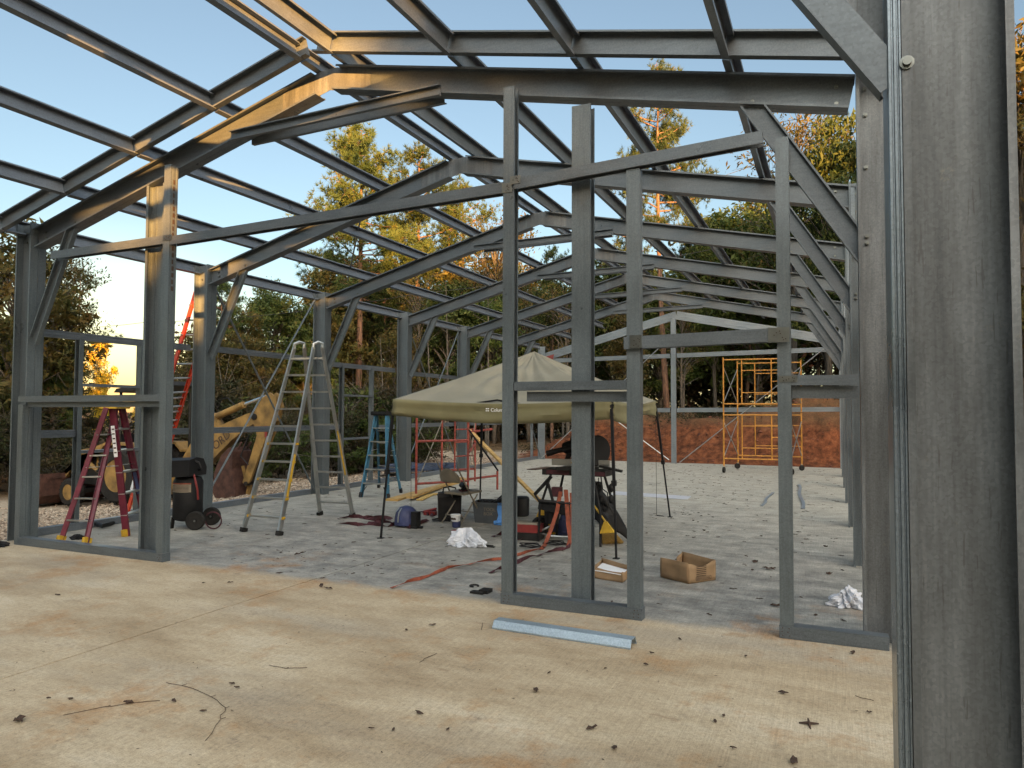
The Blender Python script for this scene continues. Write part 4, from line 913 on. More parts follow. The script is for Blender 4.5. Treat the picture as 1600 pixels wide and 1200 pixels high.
# ---- folding bucket of things under and around the canopy
def canopy():
    LF, RF, RR, LR, PK = arr((-5.34, 8.17, 1.83)), arr((-2.34, 8.12, 1.80)), arr((-2.58, 11.45, 1.85)), arr((-5.72, 11.6, 1.86)), arr((-4.03, 9.90, 2.56))
    t = thing('canopy_tent', 'khaki pop up canopy tent on black legs in the middle of the slab', 'canopy tent', (-4, 9.9, 0))
    cs = [LF, RF, RR, LR]; mb = MB(); N = 44; rd = np.random.default_rng(4)
    for k in range(4):
        a, b = cs[k], cs[(k+1) % 4]; V = []; 
        for i in range(N+1):
            for j in range(N+1):
                u = i/N; v = j/N
                e = a*(1-v)+b*v; e = e-arr((0, 0, .05*math.sin(math.pi*v)))
                p = e*(1-u)+PK*u
                edge = math.sin(math.pi*v); hip = abs(2*v-1)
                sag = -.20*(u*(1-u))**.8*edge*1.2-.07*u*(1-u)
                wr = .026*math.sin(v*38+u*7+k*2)*(1-u)*u*3*edge+.022*math.sin(v*17-u*9+k)*u*(1-u)*4*edge+.020*math.sin(9*v-14*u+k)*edge*(u*(1-u)*4)+.02*math.sin((u*2+v)*11+k*1.7)*edge*u*(1-u)*3
                V.append(p+arr((0, 0, sag*.9+wr)))
        F = [(i*(N+1)+j, i*(N+1)+j+1, (i+1)*(N+1)+j+1, (i+1)*(N+1)+j) for i in range(N) for j in range(N)]
        mb.add(V, F)
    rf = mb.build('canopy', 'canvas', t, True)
    md = rf.modifiers.new('s', 'SOLIDIFY'); md.thickness = .004
    mb = MB()
    for k in range(4):
        a, b = cs[k], cs[(k+1) % 4]; V = []; n_ = nrm(np.cross(b-a, (0, 0, 1))); m2 = 5; NN = 40
        for i in range(m2+1):
            for j in range(NN+1):
                v = j/NN; p = a*(1-v)+b*v-arr((0, 0, .05*math.sin(math.pi*v))); w = i/m2
                h = .215+(.03*math.sin(math.pi*v) if k == 0 else 0)+(.05*math.sin(v*7) if k == 1 else 0)
                p = p+n_*(.012+.022*w*math.sin(v*27+k+w*2)+.020*math.sin(v*9+w*3+k)*w+.012*math.sin(v*3+w*9)+(.05*w*math.sin(v*9) if k == 1 else 0))-arr((0, 0, h*w)); V.append(p)
        F = [(i*(NN+1)+j, i*(NN+1)+j+1, (i+1)*(NN+1)+j+1, (i+1)*(NN+1)+j) for i in range(m2) for j in range(NN)]
        mb.add(V, F)
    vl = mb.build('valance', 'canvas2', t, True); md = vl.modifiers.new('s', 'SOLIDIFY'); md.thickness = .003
    # emblem and script on the front valance
    pz = LF*.57+RF*.43; d_ = nrm(RF-LF); nn = nrm(np.cross(d_, (0, 0, 1)))
    def mtx(p, s_=1): 
        zz = np.cross(d_, (0, 0, 1)); return Matrix(((d_[0], 0, zz[0], p[0]), (d_[1], 0, zz[1], p[1]), (d_[2], 1, zz[2], p[2]), (0, 0, 0, 1)))
    p0 = arr(py_(757, 643, 8.09)); text_part('lettering', 'Columbia', .062, mtx(p0+d_*.085+arr((0, 0, .0))), 'white', t)
    mb = MB()
    for k in range(4):
        a = k*math.pi/2+.785; c = p0+d_*(.04+.018*math.cos(a))+arr((0, 0, .022+.018*math.sin(a)))
        mb.bar(c-d_*.009+nn*.0, c+d_*.009, .004, .012)
    mb.build('emblem', 'white', t)
    feet = [gp(595, 841), gp(963, 873), gp(1047, 808), gp(750, 788)]
    for tp, ft in zip(cs, feet):
        ft = arr(ft); tp2 = tp-arr((0, 0, .05)); md_ = ft+(tp2-ft)*.48
        mb = MB(); mb.bar(ft, md_+(tp2-ft)*.05, .022, .022, (1, 0, 0)); lg = mb.build('leg', 'black', t)
        mb = MB(); mb.bar(md_, tp2, .032, .032, (1, 0, 0)); mb.build('upper_leg', 'black', lg)
        mb = MB(); mb.bar(md_-(tp2-ft)*.01, md_+(tp2-ft)*.025, .06, .05, (1, 0, 0)); mb.build('leg_slider', 'black', lg)
        mb = MB(); mb.box(ft[0]-.035, ft[0]+.035, ft[1]-.035, ft[1]+.035, 0, .008); mb.build('foot', 'black', lg)
    for k in range(4):
        ins = lambda c_: c_+nrm((PK-c_)*(1, 1, 0))*.10-arr((0, 0, .03)); a, b = ins(cs[k]), ins(cs[(k+1) % 4]); m_ = (a+b)/2; q = arr((0, 0, .13))
        mb = MB(); mb.bar(a, m_-q*1, .014, .022); mb.bar(a-q*1.3, m_+q*.2, .014, .022); mb.bar(b, m_-q*1, .014, .022); mb.bar(b-q*1.3, m_+q*.2, .014, .022); mb.build('truss', 'black', t)
    for tp in cs: mb = MB(); mb.bar(tp-arr((0, 0, .05)), PK-arr((0, 0, .08)), .02, .02); mb.build('roof_rib', 'black', t)
    for (px, y1) in ((642, 822), (1026, 806)):
        b_ = arr(gp(px, y1)); tp = cs[0] if px < 900 else cs[2]
        mb = MB(); mb.tube([(b_[0], b_[1], 0), (b_[0]-.01, b_[1], 1.7)], .0035, 4); mb.tube([(b_[0]+.005, b_[1], .006), (b_[0]+.11, b_[1]-.02, .004)], .008, 4); mb.build('guy_line', 'black', t)
canopy()
# ---- scaffold frames
def scaffold_frame(t, a, b, z0, z1, r, material, ladder_side=1, rungs=6, inner=True):
    """walk through frame: two posts, head bar, inner posts with rungs"""
    a, b = arr(a), arr(b); Z = arr((0, 0, 1)); mb = MB()
    mb.tube([a+Z*z0, a+Z*z1], r, 8); mb.tube([b+Z*z0, b+Z*z1], r, 8); fr = mb.build('post', material, t, True)
    mb = MB(); mb.tube([a+Z*(z1-.07), b+Z*(z1-.07)], r*.9, 8); mb.tube([a+Z*(z0+.22), b+Z*(z0+.22)], r*.9, 8)
    if inner:
        i1 = a+(b-a)*.28; i2 = a+(b-a)*.72; mb.tube([i1+Z*(z0+.22), i1+Z*(z1-.07)], r*.8, 7); mb.tube([i2+Z*(z0+.22), i2+Z*(z1-.07)], r*.8, 7)
        for k in range(3):
            z = z0+.22+(z1-z0-.29)*(.25+.25*k); mb.tube([i2+Z*z, b+Z*z], r*.7, 6); 
            if k != 1: mb.tube([i1+Z*z, i2+Z*z], r*.7, 6)
    mb.build('end_frame', material, t, True)
def yellow_scaffold():
    t = thing('rolling_scaffold', 'orange yellow rolling scaffold two lifts high on black casters by the clay bank', 'scaffold', (-1.9, 22, 0))
    A, A2 = arr(gp(1129, 733)), arr(gp(1159, 727)); Bq, B2 = arr(gp(1243, 731)), arr((-.72, 22.6, 0)); A = arr((-2.80, 20.9, 0)); A2 = arr((-2.62, 22.6, 0)); Bb = arr((-1.05, 21.0, 0)); B2 = arr((-.85, 22.7, 0))
    Z = arr((0, 0, 1))
    for z0, z1 in ((.18, 1.68), (1.70, 3.22)):
        scaffold_frame(t, A, Bb, z0, z1, .021, 'scaf_ylw'); scaffold_frame(t, A2, B2, z0, z1, .021, 'scaf_ylw')
        for p, q in ((A, A2), (Bb, B2)):
            mb = MB(); mb.tube([p+Z*(z0+.25), q+Z*(z1-.25)], .013, 6); mb.tube([q+Z*(z0+.25), p+Z*(z1-.25)], .013, 6); mb.build('cross_brace', 'alu', t, True)
    for p in (A, A2, Bb, B2):
        c = p+arr((random.uniform(-.03, .03), 0, .085)); ax = (random.uniform(.2, 1), random.uniform(-1, .3), 0)
        mb = MB(); mb.lathe([(.05, -.022), (.08, -.024), (.085, 0), (.08, .024), (.05, .022)], c, ax, 18); w = mb.build('caster', 'rubber', t, True)
        mb = MB(); mb.lathe([(.05, -.012), (.05, .012)], c, ax, 12); mb.bar(c, p+Z*.2, .05, .02, ax); mb.build('caster_fork', 'alu', w)
yellow_scaffold()
def red_scaffold():
    t = thing('scaffold', 'rust red steel scaffold frames standing behind the canopy', 'scaffold', (-7.4, 13.3, 0))
    a = arr(gp(650, 778)); b = arr(gp(731, 772)); c = arr(gp(690, 756)); d = arr(gp(777, 765))
    Z = arr((0, 0, 1)); r = .024
    def bar_(p, z0, q, z1, rr=r, n_='rail'):
        mb = MB(); mb.tube([p+Z*z0, q+Z*z1], rr, 7); mb.build(n_, 'scaf_red', t, True)
    for p, h in ((a, 1.54), (b, 1.56), (c, 1.62), (arr(gp(742, 752)), 1.6)): bar_(p, 0, p, h, r, 'post')
    m1 = a*.5+b*.5; c2 = arr(gp(742, 752))
    for z in (.27, 1.09): bar_(a, z, b, z)
    bar_(c, 1.55, c2, 1.55); bar_(c, .3, c2, .3); 
    c3 = c*.62+c2*.38
    bar_(c3, .3, c3, 1.55, r*.8)
    for z in (.62, .95, 1.25): bar_(c3, z, c2, z, r*.7)
    bar_(b, .3, d, .3); bar_(d, 0, d, .4, r, 'post'); bar_(b, .82, c2, .9); bar_(b, 1.25, b*.2+d*.8, 1.3)
    for p, z0, q, z1 in ((a, .25, c, 1.45), (a, 1.4, c, .3), (b, .3, c2, 1.45), (b, 1.4, c2, .3)):
        mb = MB(); mb.tube([p+Z*z0, q+Z*z1], .012, 6); mb.build('cross_brace', 'tan', t, True)
    for p in (a, b): mb = MB(); mb.box(p[0]-.05, p[0]+.05, p[1]-.05, p[1]+.05, 0, .012); mb.build('base_plate', 'scaf_red', t)
red_scaffold()
# ---- timber and boards
def board(name, label, p, q, w, h, up=(0, 0, 1), material='wood', group=None, cat='board'):
    mb = MB(); mb.bar(p, q, w, h, up); return single(mb, name, material, label, cat, tuple(p), group)
p1 = gp(612, 783); p2 = gp(706, 752)
board('plank', 'long pine plank lying lowest under the red scaffold', (p1[0], p1[1], .02), (p2[0]+.15, p2[1]+.5, .02), .24, .04)
board('plank', 'pine plank lying on top of another under the red scaffold', (p1[0]+.28, p1[1]+.18, .062), (p2[0]+.1, p2[1]+.3, .062), .14, .04)
board('plank', 'yellow pine stud propped slanting between the canopy legs', gp(843, 782, .03), py_(733, 672, gp(843, 782)[1]+.5), .09, .04)
mb = MB(); mb.tube([py_(733, 672, 11.6), py_(778, 735, 11.2)], .016, 7); single(mb, 'pole', 'black', 'black steel pole slanting down beside the canopy leg', 'pole', gp(778, 790), None, True)

# ---- folding chair with odds and ends on its seat
def chair():
    x, y = gp(722, 816)[:2]; t = thing('folding_chair', 'tan metal folding chair with its back to the canopy leg, tools heaped on the seat', 'chair', (x, y, 0))
    X = arr((.273, .962, 0)); Yv = arr((-.962, .273, 0)); Z = arr((0, 0, 1)); o = arr((x, y, 0))   # X towards seat front, Yv across
    P = lambda a, b, c: o+X*a+Yv*b+Z*c
    mb = MB(); mb.sweep([(0, -.20), (0, .20), (.03, .20), (.03, -.20)], P(-.18, 0, .43), P(.22, 0, .45), (0, 0, 1)); mb.build('seat', 'tan', t)
    mb = MB(); V = []; 
    for i in range(9):
        for j in range(9):
            u = i/8; v = j/8-.5; w = .2*(1-.35*max(0, u*2-1)**2); V.append(P(-.24-.06*u-.03*(1-(2*v)**2), v*2*w, .62+.21*u-.05*(2*v)**2*u))
    mb.add(V, [(i*9+j, i*9+j+1, (i+1)*9+j+1, (i+1)*9+j) for i in range(8) for j in range(8)]); bk = mb.build('backrest', 'tan', t, True); md = bk.modifiers.new('s', 'SOLIDIFY'); md.thickness = .012
    for s_ in (-1, 1):
        mb = MB(); mb.tube([P(.25, s_*.22, 0), P(-.02, s_*.21, .40), P(-.27, s_*.20, .78), P(-.29, s_*.17, .83)], .012, 7); mb.build('leg', 'tan', t, True)
        mb = MB(); mb.tube([P(-.24, s_*.19, 0), P(.14, s_*.18, .42)], .011, 7); mb.build('leg', 'tan', t, True)
    mb = MB(); mb.tube([P(.16, -.21, .14), P(.16, .21, .14)], .008, 6); mb.tube([P(-.17, -.18, .12), P(-.17, .18, .12)], .008, 6); mb.build('stretcher', 'tan', t, True)
    for k, (a, b, m_, nm, lab) in enumerate(((-.05, -.05, 'black', 'drill', 'black cordless drill lying on the folding chair seat'), (.10, .08, 'dark', 'drill', 'dark drill with its battery on the front of the folding chair seat'))):
        mb = MB(); c = P(a, b, .475+.03); mb.lathe([(.02, -.09), (.032, -.06), (.035, .04), (.02, .07), (.012, .12)], c+Z*.05, Yv*.9+X*.4, 10); mb.bar(c+Z*.04, c-Z*.035+X*.05, .035, .045, X); mb.bar(c-Z*.03+X*.0, c-Z*.0+X*.09, .06, .07, Z)
        single(mb, nm, m_, lab, 'drill', tuple(c), None)
    mb = MB(); mb.tube([P(.02+.09*math.cos(a), -.02+.07*math.sin(a), .478+.012*math.sin(3*a)+k*.012) for k in range(2) for a in np.linspace(0, 6.2, 14)], .007, 5); single(mb, 'air_hose', 'maroon', 'coiled dark red cord on the folding chair seat', 'hose', tuple(P(0, 0, .475)), None, True)
chair()
def boxy(name, label, cat, c, dx, dy, h, rot, material, extra=None, taper=.0):
    """shaped case: body with rounded lip, lid"""
    t = thing(name, label, cat, (c[0], c[1], 0)); t.rotation_euler = (0, 0, 0)
    ca, sa = math.cos(rot), math.sin(rot); X = arr((ca, sa, 0)); Yv = arr((-sa, ca, 0)); Z = arr((0, 0, 1)); o = arr((c[0], c[1], c[2] if len(c) > 2 else 0))
    def slab(x0, x1, y0, y1, z0, z1, tp=0.):
        V = []
        for z, k in ((z0, 0), (z1, tp)):
            for a, b in ((x0-k, y0-k), (x1+k, y0-k), (x1+k, y1+k), (x0-k, y1+k)): V.append(o+X*a+Yv*b+Z*z)
        return V, [(0, 3, 2, 1), (4, 5, 6, 7), (0, 1, 5, 4), (1, 2, 6, 5), (2, 3, 7, 6), (3, 0, 4, 7)]
    return t, slab, o, X, Yv, Z
# tall black tool case
t, slab, o, X, Yv, Z = boxy('tool_case', 'tall black plastic tool case with a carry handle behind the folding chair', 'tool case', (*gp(702, 812)[:2],), .2, .15, .4, .55, 'black')
mb = MB(); mb.add(*slab(-.17, .17, -.12, .12, .0, .36, .01)); 
for k in (-.1, 0, .1): mb.add(*slab(k-.012, k+.012, -.128, -.121, .02, .34))
mb.build('case_body', 'black', t); mb = MB(); mb.add(*slab(-.185, .185, -.135, .135, .362, .42, -.02)); mb.build('lid', 'black', t)
mb = MB(); mb.tube([o+X*-.1+Z*.42, o+X*-.09+Z*.49, o+X*.0+Z*.51, o+X*.09+Z*.49, o+X*.1+Z*.42], .012, 7); mb.build('handle', 'black', t, True)
# grey tote and the tools in it
t, slab, o, X, Yv, Z = boxy('storage_tote', 'dark grey plastic tote with faded lettering on its side, full of tools', 'storage tote', (*gp(772, 815)[:2],), .3, .2, .3, .12, 'tote')
mb = MB(); V1, F1 = slab(-.24, .24, -.19, .19, .0, .30, .03); V2, F2 = slab(-.23, .23, -.18, .18, .02, .30, .026)
mb.add(V1+V2, [(0, 3, 2, 1), (0, 1, 5, 4), (1, 2, 6, 5), (2, 3, 7, 6), (3, 0, 4, 7), (8, 9, 10, 11)]+[(i+8, i+12, (i+1) % 4+12, (i+1) % 4+8) for i in range(4)]+[(4+i, 4+(i+1) % 4, 12+(i+1) % 4, 12+i) for i in range(4)])
mb.add(*slab(-.285, -.265, -.22, .22, .275, .31)); mb.add(*slab(.265, .285, -.22, .22, .275, .31)); mb.add(*slab(-.265, .265, -.235, -.218, .275, .31)); mb.add(*slab(-.265, .265, .218, .235, .275, .31))
mb.build('tote_body', 'tote', t)
mt_ = Matrix(((X[0], 0, -Yv[0], 0), (X[1], 0, -Yv[1], 0), (0, 1, 0, 0), (0, 0, 0, 1)))
for txt, dx, dz, sz in (('TOOL', -.10, .185, .07), ('BOX', -.10, .12, .07)):
    p = o+X*dx+Z*dz-Yv*(.19+.03*dz/.3+.004); mm = mt_.copy(); mm.translation = p; text_part('lettering', txt, sz, mm, 'tan', t, .001)
for k, (a, b, l, r) in enumerate(((-.15, .02, .42, .02), (.0, -.06, .36, .03), (.12, .05, .40, .022), (.02, .10, .3, .03))):
    mb = MB(); mb.tube([o+X*(a-.12)+Yv*b+Z*.20, o+X*(a+l*.4)+Yv*(b+.03)+Z*(.32+.03*k)], r, 7); mb.blob(o+X*(a-.1)+Yv*b+Z*.27, (.07, .06, .05), 8, 5, .2, k)
    single(mb, 'tool', 'black' if k % 2 else 'dark', ('black tool sticking out of the tote, at its ' + ['left end', 'front', 'right end', 'back'][k]), 'tool', tuple(o+X*a+Yv*b+Z*.2), None, True)
c = o+X*.17-Yv*.235
mb = MB(); mb.ribbon([c+Z*.31+Yv*.03, c+Z*.315, c+Z*.22-X*.01, c+Z*.13+X*.01, c+Z*.05-X*.01-Yv*.02, c+Z*.012-Yv*.05], .075, .004, X); mb.blob(c+Z*.03-Yv*.06+X*.01, (.09, .05, .035), 12, 7, .35, 3, -.03)
single(mb, 'rag', 'blue', 'bright blue cloth hanging over the side of the grey tote', 'cloth', tuple(c-Z*0), None)
# two stacked tubs
x, y, _ = gp(713, 824)
mb = MB(); mb.lathe([(.052, 0), (.060, .01), (.062, .075), (.064, .08), (.05, .082)], (x, y, .002), n=20); tb2 = single(mb, 'tub', 'navy', 'small blue plastic tub under the white one, beside the folding chair', 'tub', (x, y, 0), None, True); 
mb = MB(); mb.lathe([(.058, 0), (.066, .01), (.071, .08), (.075, .086), (.075, .1), (.06, .102)], (x-.012, y, .086), n=20); tb1 = single(mb, 'tub', 'white', 'small white plastic tub stacked on the blue one', 'tub', (x-.012, y, .086), None, True)
mb = MB()
for k in range(9):
    a = -2.2+k*.14; mb.box(x-.012+.0715*math.cos(a)-.004, x-.012+.0715*math.cos(a)+.004, y+.0715*math.sin(a)-.004, y+.0715*math.sin(a)+.001, .115+.004*(k % 2), .145-.004*(k % 3))
o_ = mb.build('label_print', 'ink', tb1)
def crumple(name, label, cat, c, rad, material, seed, flat=-.2):
    rd = random.Random(seed); mb = MB(); n, m_ = 52, 24; V = []; ph = [rd.uniform(0, 6) for _ in range(8)]
    for i in range(m_+1):
        p = math.pi/2*i/m_
        for k in range(n):
            a = 2*math.pi*k/n; w = 1+.22*math.sin(3*a+ph[0]+p*2)+.16*math.sin(7*a+ph[1]-p*5)+.10*math.sin(12*a+ph[2]+p*9)+.07*abs(math.sin(17*a+ph[5]+p*13))+.05*math.sin(23*a-p*19+ph[6])+rd.uniform(-.03, .03)
            V.append((c[0]+math.cos(p)*math.cos(a)*rad[0]*w, c[1]+math.cos(p)*math.sin(a)*rad[1]*w, max(.003, c[2]+math.sin(p)*rad[2]*(1+.3*math.sin(a*2+ph[3])+.2*math.sin(5*a+ph[4])*math.cos(p)+.14*math.sin(9*a+p*11+ph[7])*math.cos(p)+.08*math.sin(15*a-p*8)*math.cos(p)))))
    mb.add(V, [(i*n+k, i*n+(k+1) % n, (i+1)*n+(k+1) % n, (i+1)*n+k) for i in range(m_) for k in range(n)])
    return single(mb, name, material, label, cat, (c[0], c[1], 0), None)
crumple('plastic_bag', 'crumpled white plastic bag on the floor in front of the tote', 'plastic bag', (*gp(728, 853)[:2], .005), (.20, .12, .17), 'bag', 4)
crumple('plastic_bag', 'crumpled clear and white plastic bag by the right column', 'plastic bag', (.10, 6.98, .0), (.14, .13, .13), 'bag', 9)
crumple('tarp', 'dark blue tarp heaped on the gravel behind the third left column', 'tarp', (-11.3, 17.9, float(height(-11.3, 17.9))), (.9, .7, .28), 'tarp', 2)
crumple('tarp', 'flat dark blue tarp on the gravel beyond the red scaffold', 'tarp', (-10.8, 19.4, float(height(-10.8, 19.4))), (1.1, .6, .2), 'tarp', 12)
crumple('work_glove', 'small black glove beside the left corner column', 'glove', (-9.35, 5.62, 0), (.14, .07, .05), 'black', 5)
crumple('rag', 'black rag behind the left track', 'cloth', (-8.95, 6.35, 0), (.10, .06, .05), 'black', 15)
# blue and clear domed machine with a black upright box
x, y, _ = gp(640, 823)
mb = MB(); mb.lathe([(.17, 0), (.175, .05), (.17, .12), (.15, .19), (.10, .245), (.03, .27)], (x-.06, y, .03), n=22); dm = single(mb, 'shop_fan', 'navy', 'blue domed machine with white stripes beside the black canopy leg', 'machine', (x-.06, y, .0), None, True)
for k in range(2):
    a = -2.2+k*.5; mb = MB(); pts = [(x-.06+r*math.cos(a)*1.03, y+r*math.sin(a)*1.03, .03+h) for r, h in ((.175, .05), (.17, .12), (.15, .19), (.10, .245))]; mb.ribbon(pts, .022, .004); mb.build('stripe', 'alu', dm)
mb = MB(); mb.box(x+.10, x+.19, y-.13, y-.01, 0, .235); mb.box(x+.09, x+.20, y-.14, y-.05, 0, .03); mb.box(x+.19, x+.25, y-.10, y-.04, 0, .03); mb.build('battery_pack', 'black', dm)
# dark red ratchet straps in tangles
def strap(name, label, pts, w, material, seed, group=None, cat='strap', z=.012):
    rd = random.Random(seed); P = []; Wd = []
    for (a, b) in zip(pts[:-1], pts[1:]):
        for t in np.linspace(0, 1, 8)[:-1]: P.append(arr(a)*(1-t)+arr(b)*t)
    P.append(arr(pts[-1])); n = len(P)
    for i in range(n):
        ph = i*.55+rd.uniform(-.2, .2); d = nrm(P[min(i+1, n-1)]-P[max(i-1, 0)]); s_ = np.cross(d, (0, 0, 1)); Wd.append(nrm(s_*math.cos(ph*.6)*1.0+arr((0, 0, 1))*abs(math.sin(ph*.6))*.8+s_*.4)); P[i] = P[i]+arr((rd.uniform(-.01, .01), rd.uniform(-.01, .01), z+w*.35*abs(math.sin(ph*.6))))
    mb = MB(); mb.ribbon(P, w, .003, Wd); return single(mb, name, material, label, cat, tuple(P[0]), group)
strap('ratchet_strap', 'long orange strap lying twisted across the grey floor', [gp(610, 921), gp(655, 907), gp(700, 890), gp(745, 881), gp(790, 874), gp(838, 862), gp(848, 857)], .035, 'orange', 1)
strap('ratchet_strap', 'orange red strap end lying left of the first partition stud', [gp(765, 897), gp(790, 888), gp(822, 875), gp(850, 867), gp(885, 858), gp(894, 852)], .045, 'maroon', 2)
sx, sy = gp(893, 850)[:2]
mb = MB(); mb.ribbon([py_(876, 768, 8.75), py_(870, 800, 8.7), py_(860, 830, 8.6), py_(852, 850, 8.5), gp(846, 858, .01)], .05, .004, (1, .3, 0)); single(mb, 'ratchet_strap', 'orange', 'orange strap hanging slanting from the saw stand to the floor', 'strap', gp(846, 858))
mb = MB(); mb.ribbon([py_(884, 765, 8.75), py_(886, 790, 8.72), py_(888, 820, 8.65), py_(891, 842, 8.6), gp(888, 853, .01)], .055, .004, (1, .1, 0)); mb.ribbon([py_(893, 770, 8.75), py_(895, 820, 8.68), gp(893, 850, .01)], .05, .004, (1, .1, 0)); single(mb, 'ratchet_strap', 'orange', 'orange straps hanging straight down behind the endwall post', 'strap', gp(888, 853))
for k, (pts, lab) in enumerate((([gp(527, 812), gp(560, 809), gp(590, 815), gp(612, 813), gp(585, 809), gp(568, 812)], 'dark red strap bunched beside the canopy leg'), ([gp(526, 820), gp(560, 822), gp(600, 818), gp(625, 820), gp(605, 824), gp(575, 820)], 'dark red strap trailing in front of the bunched one'), ([gp(620, 818), gp(640, 826), gp(655, 820), gp(668, 815), gp(650, 822), gp(632, 824)], 'dark red strap curled under the blue domed machine'), ([gp(655, 801), gp(668, 806), gp(682, 800), gp(676, 808), gp(664, 800)], 'dark red strap heaped left of the tall tool case'), ([gp(770, 840), gp(785, 836), gp(800, 842), gp(830, 838), gp(812, 845), gp(785, 842)], 'dark red strap heap in front of the red tool chest'))):
    strap('ratchet_strap', lab, pts, .055, 'maroon', 20+k)
mb = MB(); q = gp(722, 834); mb.box(q[0]-.13, q[0]+.10, q[1]-.02, q[1]+.03, .002, .03); mb.box(q[0]-.15, q[0]-.05, q[1]-.03, q[1]+.04, .002, .045); single(mb, 'clamp', 'red', 'red tool lying behind the crumpled white bag', 'tool', q)
mb = MB(); q = gp(672, 805); mb.box(q[0]-.10, q[0]+.10, q[1]-.04, q[1]+.05, .002, .06); mb.tube([(q[0]-.12, q[1], .05), (q[0]+.1, q[1]+.03, .11)], .018, 7); single(mb, 'grinder', 'red', 'small red power tool left of the tall black tool case', 'power tool', q)
mb = MB(); q = gp(763, 854); mb.box(q[0]-.06, q[0]+.06, q[1]-.02, q[1]+.02, .002, .02); mb.box(q[0]+.0, q[0]+.10, q[1]-.05, q[1]-.01, .002, .012); single(mb, 'staple_box', 'dark', 'small dark tool lying right of the crumpled white bag', 'tool', q)
# red tool chest, bucket, wheel, yellow radio
t, slab, o, X, Yv, Z = boxy('tool_chest', 'red steel tool chest on the floor between the first two partition studs', 'tool chest', (*gp(826, 842)[:2],), .2, .15, .2, .1, 'red')
mb = MB(); mb.add(*slab(-.22, .17, -.12, .12, .10, .20)); mb.build('chest_body', 'red', t); mb = MB(); mb.add(*slab(-.23, .18, -.125, .125, 0, .098)); mb.build('drawer', 'dark', t)
mb = MB(); mb.add(*slab(-.2, .15, -.10, .10, .201, .225, -.01)); mb.build('lid', 'tan', t)
x, y, _ = gp(815, 806); mb = MB(); mb.lathe([(.12, 0), (.14, .02), (.145, .27), (.13, .30), (.11, .31)], (x-.02, y, 0), n=24); single(mb, 'bucket', 'black', 'black bucket just right of the first partition stud', 'bucket', (x, y, 0), None, True)
x, y, _ = gp(843, 841); t = thing('hand_truck', 'hand truck lying low with a black spoked wheel and steel tubes', 'hand truck', (x, y, 0))
mb = MB(); mb.lathe([(.10, -.02), (.135, -.03), (.145, 0), (.135, .03), (.10, .02)], (x, y, .145), (.9, -.45, 0), 22); w = mb.build('wheel', 'rubber', t, True); mb = MB(); mb.lathe([(.02, -.03), (.02, .03)], (x, y, .145), (.9, -.45, 0), 10)
for k in range(5): a = k*1.257; mb.bar((x, y, .145), (x+.045*math.cos(a)*0+.05*math.cos(a), y+.09*math.cos(a), .145+.10*math.sin(a)), .02, .012)
mb.build('spokes', 'dark', w)
mb = MB(); mb.tube([(x+.02, y-.04, .07), (x+.2, y-.05, .05), (x+.42, y-.02, .05)], .013, 7); mb.tube([(x+.02, y-.04, .10), (x+.14, y-.02, .16), (x+.24, y+.05, .26), (x+.3, y+.1, .42)], .014, 7); mb.build('frame_tube', 'alu', t, True)
t, slab, o, X, Yv, Z = boxy('jobsite_radio', 'bright yellow moulded jobsite case with an open handle', 'case', (*gp(854, 834)[:2],), .2, .1, .3, .15, 'ylw')
mb = MB(); mb.sweep([(0, -.13), (0, .13), (.20, .14), (.30, .10), (.32, .06), (.32, -.06), (.30, -.10), (.20, -.14)], o-Yv*.07+X*0+Z*.01, o+Yv*.07+Z*.01, (0, 0, 1)); mb.build('case_body', 'ylw', t)
mb = MB(); mb.add(*slab(-.07, .07, -.074, -.0705, .20, .26)); mb.build('handle_recess', 'black', t); mb = MB(); mb.add(*slab(-.11, .11, -.074, -.0705, .03, .06)); mb.build('trim_strip', 'black', t)
